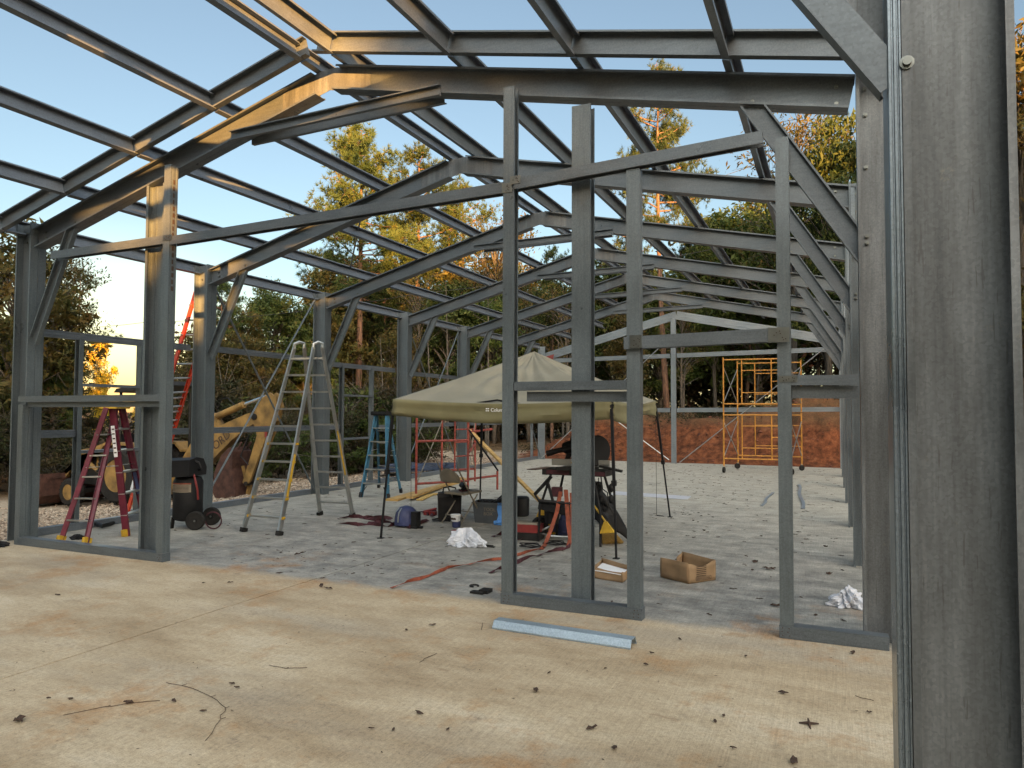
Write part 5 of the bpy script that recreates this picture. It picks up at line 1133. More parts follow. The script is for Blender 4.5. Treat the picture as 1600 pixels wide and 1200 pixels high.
# ---- mitre saw on its stand
def saw():
    cx, cy = -3.02, 8.95; t = thing('mitre_saw', 'black and red mitre saw on a wheeled folding stand hidden partly by the endwall post', 'mitre saw', (cx, cy, 0))
    g = lambda a, b, c: (cx+a, cy+b, c)
    mb = MB(); mb.box(cx-.42, cx+.42, cy-.22, cy+.22, .86, .93); mb.box(cx-.20, cx+.2, cy-.30, cy+.25, .93, .965); sb_ = mb.build('saw_table', 'dark', t)
    mb = MB(); mb.box(cx-.38, cx+.40, cy+.02, cy+.06, .966, 1.05); mb.build('fence', 'alu', t)
    mb = MB(); mb.box(cx-.36, cx-.05, cy-.225, cy-.221, .87, .925); mb.build('trim_strip', 'maroon', t); mb = MB(); mb.box(cx+.15, cx+.42, cy-.225, cy-.221, .87, .92); mb.build('trim_strip', 'maroon', t)
    mb = MB(); mb.lathe([(.03, -.03), (.19, -.03), (.20, -.01), (.20, .01), (.19, .03), (.03, .03)], g(.24, .04, 1.17), (.75, -.5, .0), 28); mb.build('blade_guard', 'black', t, True)
    mb = MB(); mb.lathe([(.03, -.16), (.075, -.14), (.085, -.05), (.085, .10), (.05, .13)], g(-.08, .05, 1.22), (.95, -.2, .2), 18); mb.build('motor', 'black', t, True)
    mb = MB(); mb.tube([g(-.42, -.05, 1.12), g(-.28, -.03, 1.16), g(-.10, 0, 1.2)], [.045, .035, .04], 10); mb.build('handle', 'black', t, True)
    mb = MB(); mb.bar(g(-.12, .15, .95), g(.02, .05, 1.2), .09, .10); mb.bar(g(-.02, .25, .96), g(.10, .3, 1.18), .08, .06); mb.tube([g(-.2, .1, 1.02), g(-.08, .1, 1.33)], [.03, .06], 10); mb.build('saw_arm', 'dark', t)
    mb = MB(); mb.bar(g(.3, -.05, .98), g(.60, -.1, .93), .05, .03); mb.build('extension_wing', 'dark', t)
    for a, b in ((-.46, -.2), (-.38, .22), (.36, -.22), (.42, .2)):
        mb = MB(); mb.tube([g(a*.7, b*.8, .86), g(a, b, .42), g(a*1.02, b*1.1, 0)], .017, 8); mb.build('leg', 'black', t, True)
    mb = MB(); mb.tube([g(-.30, -.2, .84), g(-.52, -.22, .60), g(-.46, -.22, .52), g(.1, -.2, .50)], .024, 8); mb.tube([g(-.36, -.2, .80), g(-.28, -.2, .53)], .02, 8); mb.build('stand_frame', 'black', t, True)
    mb = MB(); mb.box(cx-.30, cx-.18, cy-.2, cy-.1, .58, .70); mb.build('switch_box', 'maroon', t); mb = MB(); mb.bar(g(-.48, -.1, .46), g(-.1, -.1, .40), .2, .10); mb.lathe([(.09, 0), (.10, .16)], g(-.35, -.05, .22), n=14); mb.build('dust_box', 'black', t)
    for p in (g(.46, -.1, .58), g(.47, -.12, .72)):
        mb = MB(); mb.blob(p, (.035, .035, .055), 9, 6, .1, 1); mb.build('knob', 'black', t, True)
    mb = MB(); mb.tube([g(.33, -.1, .86), g(.36, -.12, .7), g(.42, -.12, .66), g(.44, -.12, .5), g(.52, -.1, .35)], .008, 5); mb.tube([g(.30, -.1, .84), g(.29, -.1, .66)], .006, 5); mb.build('power_cord', 'black', t, True)
    # jacket hung on the stand
    mb = MB(); V = []; n1, n2 = 12, 12; rd = random.Random(3)
    for i in range(n1+1):
        for j in range(n2+1):
            u = i/n1; v = j/n2; V.append(g(.14+.48*v*(.35+.65*u)+.03*math.sin(v*11+u*4), .14+.13*math.sin(v*5+u*3)-.05*u, .74-.42*u-.30*u*v+.035*math.sin(v*13+u*5)-.06*v*(1-u)))
    mb.add(V, [(i*(n2+1)+j, i*(n2+1)+j+1, (i+1)*(n2+1)+j+1, (i+1)*(n2+1)+j) for i in range(n1) for j in range(n2)])
    jk = single(mb, 'jacket', 'black', 'black jacket draped over the right side of the saw stand', 'jacket', g(.3, 0, .1), None, True); md = jk.modifiers.new('s', 'SOLIDIFY'); md.thickness = .04
saw()
# extra gear beneath the saw
mb = MB(); q = gp(878, 838); mb.blob((q[0], q[1]+.1, .12), (.16, .14, .14), 12, 8, .2, 6, -.12); single(mb, 'tool_bag', 'navy', 'navy tool bag under the saw stand', 'tool bag', (q[0], q[1]+.1, 0), None, True)
mb = MB(); q = gp(883, 833); mb.lathe([(.03, 0), (.075, .005), (.08, .02), (.07, .045), (.02, .05)], (q[0], q[1]-.1, .002), n=16); single(mb, 'tape_roll', 'tan', 'pale roll of tape on the floor under the saw stand', 'tape', (q[0], q[1]-.1, 0), None, True)
# ---- broom
def broom():
    b = arr(gp(962, 849)); hd = arr(py_(946, 815, 8.72)); t = thing('broom', 'yellow angle broom leaning on the saw stand with its straw bristles on the floor', 'broom', tuple(b))
    mb = MB(); mb.tube([hd, arr(py_(925, 785, 8.78)), arr(py_(905, 745, 8.84)), arr(py_(893, 722, 8.88))], .012, 8); mb.build('handle', 'ylw', t, True)
    L0, L1 = arr(py_(939, 833, 8.72)), arr(py_(957, 832, 8.70)); R_ = nrm(L1-L0)
    mb = MB(); mb.add([hd-R_*.02+(0, -.012, 0), hd+R_*.02+(0, -.012, 0), L1+R_*.03+(0, -.03, 0), L0-R_*.01+(0, -.03, 0), hd-R_*.02+(0, .012, 0), hd+R_*.02+(0, .012, 0), L1+R_*.03+(0, .03, 0), L0-R_*.01+(0, .03, 0)], [(0, 1, 2, 3), (7, 6, 5, 4), (0, 4, 5, 1), (1, 5, 6, 2), (2, 6, 7, 3), (3, 7, 4, 0)]); mb.build('head', 'ylw', t)
    mb = MB(); rd = random.Random(2); l0 = arr(gp(941, 850)); l1 = arr(gp(974, 849))
    for k in range(260):
        u = rd.random(); p = L0+(L1-L0+R_*.03)*u+arr((0, rd.uniform(-.025, .025), 0)); q = l0+(l1-l0)*u+arr((rd.uniform(-.01, .01), rd.uniform(-.035, .035), rd.uniform(0, .02))); mb.tube([p, q], [.0035, .003], 3, False)
    mb.build('bristles', 'straw', t)
broom()
# ---- cardboard boxes
def carton(name, label, c, rot, w, d, h, open_side=None, seed=0, crushed=0.):
    ca, sa = math.cos(rot), math.sin(rot); X = arr((ca, sa, 0)); Yv = arr((-sa, ca, 0)); Z = arr((0, 0, 1)); o = arr((c[0], c[1], .004)); t = thing(name, label, 'cardboard box', (c[0], c[1], 0)); rd = random.Random(seed)
    def wall(p, q, h0, h1, nm='side_panel', inn=None, sag=0., lean=0.):
        N = 10; V = []; pn = nrm(np.cross(q-p, Z))
        for j in range(5):
            for i in range(N+1):
                u = i/N; v = j/4; hh = (h0*(1-u)+h1*u)-sag*math.sin(math.pi*u)
                V.append(p+(q-p)*u+Z*(hh*v)+pn*(lean*v+crushed*math.sin(u*7+v*4+seed)*v+.002*rd.uniform(-1, 1)))
        mb = MB(); mb.add(V, [(j*(N+1)+i, j*(N+1)+i+1, (j+1)*(N+1)+i+1, (j+1)*(N+1)+i) for j in range(4) for i in range(N)]); w_ = mb.build(nm, 'card', t, True); md = w_.modifiers.new('s', 'SOLIDIFY'); md.thickness = .006; return pn
    A = o-X*w/2-Yv*d/2; Bc = o+X*w/2-Yv*d/2; Cc = o+X*w/2+Yv*d/2; Dc = o-X*w/2+Yv*d/2
    mb = MB(); mb.add([A, Bc, Cc, Dc, A+Z*.005, Bc+Z*.005, Cc+Z*.005, Dc+Z*.005], [(0, 3, 2, 1), (4, 5, 6, 7), (0, 1, 5, 4), (1, 2, 6, 5), (2, 3, 7, 6), (3, 0, 4, 7)]); mb.build('bottom_panel', 'card_in', t)
    return t, wall, (A, Bc, Cc, Dc), Z
q = [arr(gp(1032, 902)), arr(gp(1075, 913)), arr(gp(1118, 907)), arr(gp(1066, 894))]
t = thing('cardboard_box', 'open brown cardboard box with printed lines on its side, standing alone on the floor', 'cardboard box', tuple(sum(q)/4))
Z = arr((0, 0, 1)); 
def cpanel(p, r_, h0, h1, sag=0., lean=0., nm='side_panel', par=None):
    N = 12; V = []; pn = nrm(np.cross(arr(r_)-arr(p), Z)); mb = MB()
    for j in range(5):
        for i in range(N+1):
            u = i/N; v = j/4; V.append(arr(p)+(arr(r_)-arr(p))*u+Z*(.004+(h0*(1-u)+h1*u-sag*math.sin(math.pi*u)**2)*v)+pn*(lean*v+.006*math.sin(u*6+v*3)))
    mb.add(V, [(j*(N+1)+i, j*(N+1)+i+1, (j+1)*(N+1)+i+1, (j+1)*(N+1)+i) for j in range(4) for i in range(N)]); w_ = mb.build(nm, 'card', par, True); md = w_.modifiers.new('s', 'SOLIDIFY'); md.thickness = .006; return pn
cpanel(q[0], q[1], .195, .20, 0, 0, 'side_panel', t); pn = cpanel(q[1], q[2], .19, .20, .045, 0, 'side_panel', t); cpanel(q[2], q[3], .20, .21, .0, 0, 'side_panel', t); cpanel(q[3], q[3]*.75+q[0]*.25, .21, .16, 0, 0, 'side_panel', t)
mb = MB(); mb.add([p+Z*.006 for p in q]+[p+Z*.011 for p in q], [(0, 3, 2, 1), (4, 5, 6, 7)]); mb.build('bottom_panel', 'card_in', t)
mb = MB(); e = arr(q[2])-arr(q[1])
for k in range(6): z = .185-.018*k-.03; p = q[1]+e*.28; mb.add([p+pn*.010+Z*z, q[1]+e*.64+pn*.010+Z*z, q[1]+e*.64+pn*.010+Z*(z+.007), p+pn*.010+Z*(z+.007)], [(0, 1, 2, 3)])
z0, z1 = .025, .060; fr = [(.26, .82, z1-.004, z1), (.26, .82, z0, z0+.004), (.26, .275, z0, z1), (.805, .82, z0, z1)]+[(.30+.04*k, .30+.04*k+.018, z0+.008, z1-.008) for k in range(12)]
for u0, u1, a_, b_ in fr: mb.add([q[1]+e*u0+pn*.010+Z*a_, q[1]+e*u1+pn*.010+Z*a_, q[1]+e*u1+pn*.010+Z*b_, q[1]+e*u0+pn*.010+Z*b_], [(0, 1, 2, 3)])
mb.build('printed_lines', 'ink', t)
q2 = [arr(gp(926, 903)), arr(gp(972, 911)), arr(gp(984, 903)), arr(gp(940, 890))]; t = thing('cardboard_box', 'low crushed cardboard box lined with white, between the endwall post and the next stud', 'cardboard box', tuple(sum(q2)/4))
cpanel(q2[0], q2[1], .10, .09, .01, -.03, 'side_panel', t); cpanel(q2[1], q2[2], .10, .12, .03, .0, 'side_panel', t); cpanel(q2[2], q2[3], .12, .12, .0, .0, 'side_panel', t); cpanel(q2[3], q2[0], .11, .10, .0, .0, 'side_panel', t)
mb = MB(); mb.add([p*.9+sum(q2)/4*.1+Z*.07 for p in q2]+[p*.9+sum(q2)/4*.1+Z*.078 for p in q2], [(0, 3, 2, 1), (4, 5, 6, 7), (0, 1, 5, 4), (1, 2, 6, 5), (2, 3, 7, 6), (3, 0, 4, 7)]); mb.build('liner', 'white', t)
# ---- steel offcut in front of the partition, flat bracket, long strips, paper
mb = MB(); a_, b_ = arr(gp(776, 979)), arr(gp(990, 1011)); mb.sweep([(0, -.075), (.012, -.075), (.060, -.045), (.060, .045), (.012, .075), (0, .075), (0, .070), (.010, .070), (.055, .042), (.055, -.042), (.010, -.070), (0, -.070)], a_+Z*.002, b_+Z*.002, (0, 0, 1)); single(mb, 'steel_channel', 'steel_b', 'short shiny steel hat channel lying on the concrete in front of the partition', 'steel channel', tuple(a_))
q = gp(750, 926); mb = MB(); mb.box(q[0]-.07, q[0]+.06, q[1]-.07, q[1]-.0, .002, .02); mb.box(q[0]-.0, q[0]+.09, q[1]-.03, q[1]+.08, .002, .032); single(mb, 'steel_bracket', 'dark', 'small dark steel bracket on the floor left of the first partition stud', 'bracket', q)
q = gp(741, 917); mb = MB(); mb.tube([(q[0]+.04*math.cos(a), q[1]+.04*math.sin(a), .012) for a in np.linspace(0, 5, 12)], .008, 6); single(mb, 'wire_loop', 'dark', 'small dark loop of wire beside the steel bracket', 'wire', q, None, True)
def strip(label, p, r_, w, h, material): mb = MB(); mb.ribbon([arr(p)*(1-t)+arr(r_)*t+arr((.02*math.sin(t*9), 0, .004+.01*abs(math.sin(t*6)))) for t in np.linspace(0, 1, 10)], w, h); single(mb, 'metal_strip', material, label, 'metal strip', tuple(p))
strip('bent bright metal strip on the floor left of the partition stud beside the door opening', gp(1190, 791), gp(1207, 770), .05, .006, 'steel_b'); strip('long bright metal strip on the floor between the last two partition uprights', gp(1255, 795), gp(1248, 758), .06, .01, 'steel_b')
mb = MB(); qq = [arr(gp(*p)) for p in ((962, 768), (1080, 776), (1074, 781), (955, 773))]; mb.add([p+Z*.004 for p in qq]+[p+Z*.008 for p in qq], [(0, 3, 2, 1), (4, 5, 6, 7), (0, 1, 5, 4), (1, 2, 6, 5), (2, 3, 7, 6), (3, 0, 4, 7)]); single(mb, 'plastic_sheet', 'bag', 'long white sheet lying flat on the floor behind the canopy', 'sheet', tuple(qq[0]))
mb = MB(); q = gp(680, 778); mb.ribbon([gp(655, 782, .01), gp(672, 774, .01), gp(683, 772, .01)], .12, .02); single(mb, 'level', 'straw', 'short yellow strip lying left of the tool case', 'strip', q)
mb = MB(); mb.ribbon([gp(830, 734, .01), gp(845, 732, .01), gp(860, 730, .01)], .3, .015); single(mb, 'brown_rag', 'leafdead', 'brown patch of debris at the far left of the slab', 'debris', gp(845, 732))
mb = MB(); mb.tube([gp(180, 832-16, .02), gp(160, 822, .05), (-9.95, 7.2, .06), (-10.4, 7.7, float(height(-10.4, 7.7))+.05)], .03, 7); single(mb, 'black_hose', 'black', 'black hose running off the slab behind the red step ladder', 'hose', gp(180, 820), None, True)

# ---- leaf litter: the clear ones as things, the rest beyond counting
LV = ([(-1, 0, .0), (-.5, .42, .18), (.1, .5, .05), (.55, .18, .25), (1, 0, .05), (.4, -.3, .2), (-.1, -.45, .0), (-.6, -.25, .15), (0, 0, -.05)], [(8, 0, 1), (8, 1, 2), (8, 2, 3), (8, 3, 4), (8, 4, 5), (8, 5, 6), (8, 6, 7), (8, 7, 0)])
def leaf_at(px, py, s_, sd, label, group=None, name='dead_leaf'):
    x, y, _ = gp(px, py); rd = random.Random(sd); a = rd.uniform(0, 6.28); mb = MB(); V = []
    for vx, vy, vz in LV[0]: vx *= 1+rd.uniform(-.2, .2); vy *= 1+rd.uniform(-.3, .3); V.append((x+s_*(vx*math.cos(a)-vy*math.sin(a)), y+s_*(vx*math.sin(a)+vy*math.cos(a)), .006+s_*max(0, vz+rd.uniform(0, .25))))
    mb.add(V, LV[1]); o_ = single(mb, name, 'leafdead', label, 'leaf', (x, y, 0), group); md = o_.modifiers.new('s', 'SOLIDIFY'); md.thickness = .003
LG = 'dead leaves scattered on the near concrete'
for k, (px, py, s_) in enumerate(((837, 1081, .034), (926, 1140, .036), (1225, 1085, .03), (1240, 1192, .04), (1333, 1022, .034), (675, 978, .03), (960, 1172, .03), (1117, 1129, .02), (1131, 1120, .018), (1146, 1171, .02), (200, 1100, .034), (272, 1097, .026), (655, 1116, .03), (700, 1142, .018), (318, 1113, .02), (30, 1128, .05), (502, 917, .05), (512, 921, .045), (468, 867, .06), (436, 897, .04), (635, 1016-30, .02), (946, 1046, .014), (1018, 1022, .02), (1010, 1040, .022), (858, 1053, .016), (1062, 1000, .02), (1165, 1027, .02), (360, 911, .025), (318, 912, .02), (90, 931, .03), (1358, 1115, .018), (76, 1093, .02), (110, 1094, .02), (362, 1070, .02), (370, 1076, .02), (580, 1140, .016), (615, 1142, .016), (1003, 872+20, .04), (1064, 872, .05), (1180, 879, .06), (1200, 890, .06), (1232, 870, .05), (1295, 898, .05), (1213, 948, .05), (1108, 962, .03), (1100, 830, .05), (1290, 855, .04))):
    leaf_at(px, py, s_, k, 'small dark curled dead leaf on the concrete', LG)
def cross_twig(px, py, s_, label):
    x, y, _ = gp(px, py); mb = MB()
    for a in (.3, 1.7, 3.3, 4.9): mb.tube([(x, y, .012), (x+s_*math.cos(a), y+s_*math.sin(a), .008+.008*math.sin(a))], [.009, .004], 5)
    single(mb, 'sweetgum_twig', 'leafdead', label, 'twig', (x, y, 0), None, True)
cross_twig(1264, 1133, .05, 'cross shaped dark twig on the near concrete, left of the big column')
for k, (pts, lab) in enumerate((([gp(100, 1118), gp(165, 1106), gp(200, 1100), gp(250, 1096)], 'long thin dark twig at the lower left of the concrete'), ([gp(322, 1160), gp(345, 1125), (gp(351, 1108)), gp(330, 1090), gp(285, 1072), gp(260, 1068)], 'curved string of dark catkins on the lower left concrete'), ([gp(420, 1040), gp(445, 1046), gp(480, 1044)], 'short forked dark twig in the middle of the near concrete'), ([gp(655, 1036), gp(668, 1028), gp(682, 1022)], 'thin straight twig left of the steel channel offcut'), ([gp(1337, 1089), gp(1365, 1096)], 'thin twig beside the foot of the big column'), ([gp(755, 1022-48), gp(752, 985)], 'thin twig just left of the steel channel offcut'))):
    mb = MB(); P = [arr(p)+arr((0, 0, .006)) for p in pts]; mb.tube([p+arr((random.uniform(-.008, .008), random.uniform(-.008, .008), 0)) for a_, b_ in zip(P[:-1], P[1:]) for p in (a_, a_*.66+b_*.34, a_*.33+b_*.67)]+[P[-1]], .0017, 5); 
    for p in P[1:-1]: mb.tube([p, p+arr((.02, .015, .006))], .0015, 4)
    single(mb, 'twig', 'leafdead', lab, 'twig', tuple(P[0]))
lp = []; rl_ = random.Random(17)
while len(lp) < 1150:
    x = rl_.uniform(-9.3, .1); y = 5.9+18.2*rl_.random()**.85; lp.append((x, y, .004, rl_.uniform(.014, .038)*(1+.02*y)))
for k in range(170): lp.append((rl_.uniform(-7, .1), rl_.uniform(1.8, 5.7), .004, rl_.uniform(.004, .012)))
for k in range(60): lp.append((rl_.uniform(-6.2, -4.2), rl_.uniform(6.0, 7.4), .004, rl_.uniform(.01, .025)))
tag(scatter('leaf_litter', 0, lp, LV, 'leafdead', .5), 'small dead leaves and grit blown over the slab', 'leaf litter', None, 'stuff')
fp = []
for k in range(9000):
    x = rl_.uniform(-40, 12); y = rl_.uniform(14, 40)
    if (x > -13.2 and y < 29) or (x > -20 and y < 20): continue
    fp.append((x, y, float(height(x, y))+.02, rl_.uniform(.05, .12)))
tag(scatter('leaf_litter', 0, fp, LV, 'under', .6), 'fallen leaves on the floor of the wood', 'leaf litter', None, 'stuff')

# ================================================================== BACKHOE LOADER
def backhoe():
    t = thing('backhoe_loader', 'worn yellow backhoe loader parked on the gravel with its rusty bucket curled under the arm', 'backhoe', (-16.5, 13.3, -.65))
    yn, yf = 12.62, 14.05; yc = (yn+yf)/2
    def wheel(x, y, z, R_, w, name='wheel'):
        mb = MB(); mb.lathe([(R_*.58, -w/2), (R_*.9, -w/2), (R_, -w*.3), (R_, w*.3), (R_*.9, w/2), (R_*.58, w/2)], (x, y, z), (0, 1, 0), 36, True)
        n = 22
        for k in range(n):
            a = 2*math.pi*k/n
            for s_ in (-1, 1):
                p = arr((x+R_*.99*math.cos(a), y, z+R_*.99*math.sin(a))); q_ = arr((x+R_*.99*math.cos(a+.16), y+s_*w*.46, z+R_*.99*math.sin(a+.16))); mb.bar(p, q_, R_*.06, R_*.07, (math.cos(a), 0, math.sin(a)))
        wh = mb.build('wheel', 'rubber', t, False)
        mb = MB(); s_ = -1; mb.lathe([(R_*.60, -w*.45), (R_*.56, -w*.42), (R_*.50, -w*.1), (R_*.26, -w*.05), (R_*.24, -w*.30), (R_*.08, -w*.32)], (x, y, z), (0, 1, 0), 28)
        for k in range(6): a = k*math.pi/3; mb.lathe([(R_*.03, 0), (R_*.03, -.03)], (x+R_*.17*math.cos(a), y-w*.32, z+R_*.17*math.sin(a)), (0, 1, 0), 8)
        mb.build('rim', 'ylw_mach', wh, True)
    wheel(-16.2, yn, .05, .69, .40); wheel(-16.2, yf, .05, .69, .40); wheel(-18.1, yn+.05, -.45, .35, .26); wheel(-18.1, yf-.05, -.45, .35, .26)
    mb = MB(); mb.box(-18.5, -15.2, 13.02, 13.66, -.28, .12); mb.box(-18.2, -18.0, 12.75, 13.95, -.50, -.38); mb.box(-16.3, -16.1, 12.8, 13.9, -.05, .15); mb.build('chassis', 'dark', t)
    mb = MB(); mb.prism([(-18.45, .12), (-18.45, .52), (-18.3, .62), (-17.1, .78), (-17.0, .12)], 13.02, 13.66); hd = mb.build('hood', 'ylw_mach', t)
    mb = MB(); 
    for k in range(5): mb.box(-18.2+k*.2, -18.08+k*.2, 13.012, 13.018, .2, .48)
    mb.build('vent', 'dark', hd)
    mb = MB(); mb.prism([(-17.0, .1), (-17.0, .95), (-16.8, 1.05), (-16.75, .1)], 13.05, 13.63); mb.tube([(-16.8, 13.3, 1.0), (-16.62, 13.3, 1.16)], .02, 6); mb.tube([(-16.6+.0, 13.3+.19*math.cos(a), 1.18+.17*math.sin(a)) for a in np.linspace(0, 6.3, 18)], .018, 6); mb.build('dashboard', 'black', t)
    for y0, y1 in ((12.48, 12.95), (13.75, 14.2)):
        mb = MB(); mb.prism([(-16.95, .62), (-16.7, .86), (-15.7, .86), (-15.5, .66), (-15.5, .60), (-15.72, .80), (-16.68, .80), (-16.9, .6)], y0, y1); mb.build('fender', 'ylw_mach', t)
    mb = MB(); mb.box(-16.2, -15.75, 13.1, 13.6, .62, .78); mb.box(-15.85, -15.72, 13.1, 13.6, .7, 1.2); mb.build('seat', 'black', t)
    for x in (-16.6, -15.3):
        for y in (12.85, 13.85):
            mb = MB(); mb.tube([(x, y, .3), (x, y, 2.12)], .035, 7); mb.build('canopy_post', 'dark', t, True)
    mb = MB(); mb.prism([(-16.75, 2.12), (-16.65, 2.22), (-15.1, 2.40), (-15.0, 2.30), (-15.1, 2.26), (-16.6, 2.12)], 12.75, 14.0); mb.build('canopy_roof', 'dark', t)
    for y in (12.86, 13.78):
        mb = MB(); mb.prism([(-17.15, .70), (-17.0, .86), (-17.9, .62), (-18.75, -.28), (-18.9, -.42), (-18.95, -.2), (-18.0, .50)], y-.05, y+.05); mb.build('loader_arm', 'ylw_mach', t)
        mb = MB(); mb.tube([(-17.3, y, .05), (-17.85, y, .35)], .05, 8); mb.tube([(-17.85, y, .35), (-18.25, y, .30)], .025, 8); mb.build('loader_cylinder', 'ylw_mach', t, True)
    mb = MB(); pr = [(-18.6, .02), (-18.62, -.55), (-18.85, -.78), (-19.55, -.84), (-19.6, -.80), (-18.92, -.72), (-18.70, -.5), (-18.68, .0)]
    mb.prism(pr, 12.2, 14.4); mb.prism([(-18.6, .02), (-18.62, -.55), (-18.85, -.78), (-19.55, -.84), (-19.3, -.3), (-18.9, .05)], 12.17, 12.2); mb.prism([(-18.6, .02), (-18.62, -.55), (-18.85, -.78), (-19.55, -.84), (-19.3, -.3), (-18.9, .05)], 14.4, 14.43); mb.box(-18.66, -18.58, 12.3, 14.3, -.12, -.05); mb.build('loader_bucket', 'rust', t)
    # stabiliser frame, boom, dipper, bucket
    mb = MB(); mb.box(-15.3, -15.1, 12.6, 14.1, -.42, .30); mb.prism([(-15.1, -.3), (-14.85, -.2), (-14.85, .3), (-15.1, .4)], 13.15, 13.5); mb.build('swing_frame', 'ylw_mach', t)
    for s_, y in ((-1, 12.65), (1, 14.05)):
        mb = MB(); mb.bar((-15.2, y, .1), (-15.1, y+s_*.55, -.62), .14, .10, (1, 0, 0)); mb.box(-15.35, -14.85, y+s_*.55-.16, y+s_*.55+.16, -.70, -.64); mb.build('stabiliser_leg', 'ylw_mach', t)
    mb = MB(); mb.prism([(-14.95, -.05), (-15.0, .25), (-14.2, 1.35), (-14.0, 1.62), (-13.86, 1.60), (-13.62, 1.30), (-13.2, 1.45), (-12.75, 1.60), (-12.55, 1.66), (-12.42, 1.55), (-12.46, 1.40), (-12.72, 1.28), (-13.2, .98), (-13.9, .42), (-14.6, -.1)], 13.22, 13.42); bm = mb.build('boom', 'ylw_mach', t)
    dd = nrm(arr((.816, 0, .577))); upv = arr((-.577, 0, .816)); mm = Matrix(((dd[0], upv[0], 0, -13.86), (0, 0, -1, 13.215), (dd[2], upv[2], 0, .62), (0, 0, 0, 1)))
    text_part('lettering', 'FORD', .29, mm, 'ink', t, .003)
    mb = MB(); mb.tube([(-13.88, 13.32, 1.50), (-12.95, 13.32, 1.82)], .085, 12); mb.build('boom_cylinder', 'ylw_mach', t, True)
    mb = MB(); mb.tube([(-12.95, 13.32, 1.82), (-12.25, 13.32, 2.02)], .035, 10); mb.build('cylinder_rod', 'chrome', t, True)
    mb = MB(); mb.prism([(-12.55, 1.45), (-12.50, 1.65), (-12.25, 1.98), (-12.05, 2.10), (-11.92, 2.02), (-11.84, 1.75), (-11.76, 1.45), (-11.95, 1.40), (-12.15, 1.0), (-12.60, .0), (-12.72, -.12), (-12.82, -.02), (-12.62, .5), (-12.40, 1.1)], 13.18, 13.24); mb.prism([(-12.55, 1.45), (-12.50, 1.65), (-12.25, 1.98), (-12.05, 2.10), (-11.92, 2.02), (-11.84, 1.75), (-11.95, 1.40), (-12.15, 1.0), (-12.60, .0), (-12.72, -.12), (-12.82, -.02), (-12.62, .5), (-12.40, 1.1)], 13.40, 13.46); mb.build('dipper_arm', 'ylw_mach', t)
    mb = MB(); mb.prism([(-12.25, 1.35), (-12.1, 1.1), (-12.62, .0), (-12.72, .1), (-12.35, 1.1)], 13.25, 13.39); mb.build('dipper_web', 'dark', t)
    mb = MB(); mb.box(-12.16, -12.08, 13.168, 13.172, 1.05, 1.32); mb.build('decal', 'red', t)
    mb = MB(); mb.lathe([(.075, -.17), (.075, .17)], (-12.48, 13.32, 1.53), (0, 1, 0), 14); mb.lathe([(.05, -.17), (.05, .17)], (-12.7, 13.32, -.05), (0, 1, 0), 12); mb.build('pivot_pin', 'dark', t, True)
    mb = MB(); mb.bar((-12.72, 13.32, -.08), (-12.80, 13.32, -.52), .10, .06, (0, 1, 0)); mb.bar((-12.95, 13.32, .35), (-12.8, 13.32, -.1), .06, .05, (0, 1, 0)); mb.build('bucket_link', 'ylw_mach', t)
    mb = MB(); mb.prism([(-13.10, .80), (-13.35, .60), (-13.55, .20), (-13.60, -.25), (-13.45, -.52), (-13.05, -.60), (-12.85, -.45), (-12.9, -.1), (-13.0, .3), (-12.98, .7)], 13.02, 13.62)
    for k in range(4): mb.bar((-13.04, 13.08+k*.155, .76), (-12.92, 13.08+k*.155, .92), .05, .03, (0, 1, 0))
    mb.build('bucket', 'rust', t)
    mb = MB(); mb.tube([(-13.75, 13.28, 1.72), (-13.6, 13.25, 1.95), (-13.4, 13.25, 1.98), (-13.2, 13.28, 1.80)], .014, 6); mb.build('hydraulic_hose', 'black', t, True); mb = MB(); mb.tube([(-12.62, 13.15, .4), (-12.85, 13.14, .6), (-12.6, 13.15, 1.1)], .016, 6); mb.build('hydraulic_hose', 'black', t, True)
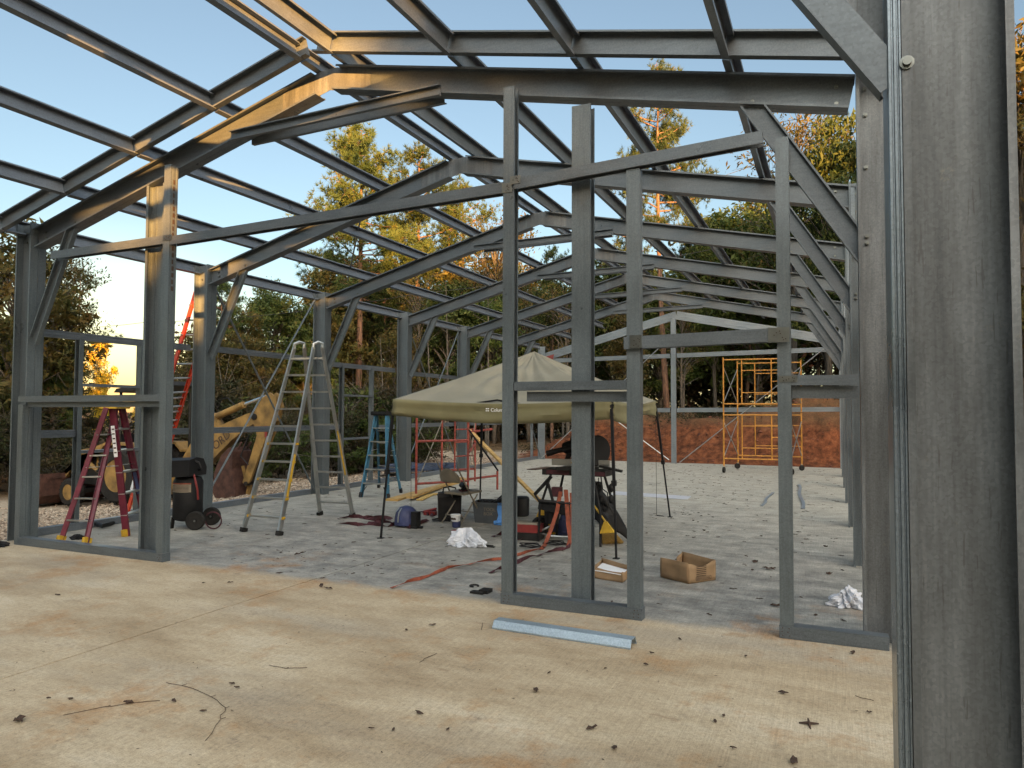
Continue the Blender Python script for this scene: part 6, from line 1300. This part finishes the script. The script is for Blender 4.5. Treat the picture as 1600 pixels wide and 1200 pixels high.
backhoe()

# more of the dark heap round the saw stand
mb = MB(); q = gp(872, 830); mb.box(q[0]-.13, q[0]+.10, q[1]+.2, q[1]+.42, .002, .30); mb.box(q[0]-.15, q[0]+.12, q[1]+.18, q[1]+.44, .30, .36); single(mb, 'tool_case', 'dark', 'dark tool case standing under the saw table', 'tool case', (q[0], q[1]+.3, 0))
mb = MB(); q = gp(905, 828); mb.blob((q[0], q[1]+.1, .10), (.20, .16, .17), 14, 8, .25, 16, -.10); single(mb, 'tool_bag', 'black', 'black bag slumped behind the endwall post', 'tool bag', (q[0], q[1]+.1, 0), None, True)
mb = MB(); q = gp(942, 822); mb.blob((q[0], q[1]+.25, .08), (.16, .12, .13), 14, 8, .3, 26, -.08); single(mb, 'tool_bag', 'black', 'black bag under the hanging jacket', 'tool bag', (q[0], q[1]+.25, 0), None, True)
for k, (px, py, lab) in enumerate(((760, 812, 'black power cord coiled beside the grey tote'), (830, 856, 'black power cord tangled in front of the red tool chest'), (868, 852, 'black power cord coiled below the yellow case'), (690, 815, 'black power cord lying against the tall tool case'))):
    q = gp(px, py); mb = MB(); rd = random.Random(k); mb.tube([(q[0]+(.13+.04*math.sin(a*1.7+k))*math.cos(a), q[1]+(.09+.03*math.cos(a*2.3))*math.sin(a), .012+.006*(a/3)) for a in np.linspace(0, 17, 60)], .007, 5); single(mb, 'power_cord', 'black', lab, 'cord', q, None, True)
# weeds and roots along the top of the clay bank
P = []; rb = np.random.default_rng(31)
for k in range(260):
    x = rb.uniform(-12, 5); y = rb.uniform(27.4, 30.5); c = np.array([x, y, 0.12]); P.append(c+rb.normal(size=(26, 3))*np.array([.22, .22, .13]))
P = np.concatenate(P); P[:, 2] = np.abs(P[:, 2])+height(P[:, 0], P[:, 1]); V, Fq = leaf_quads(P, .06, rb, .5); o = bpy.data.objects.new('weeds', tri_mesh('weeds', V, Fq, 'under')); COL.objects.link(o); tag(o, 'scrubby weeds and roots along the top of the clay bank', 'weeds', None, 'stuff')
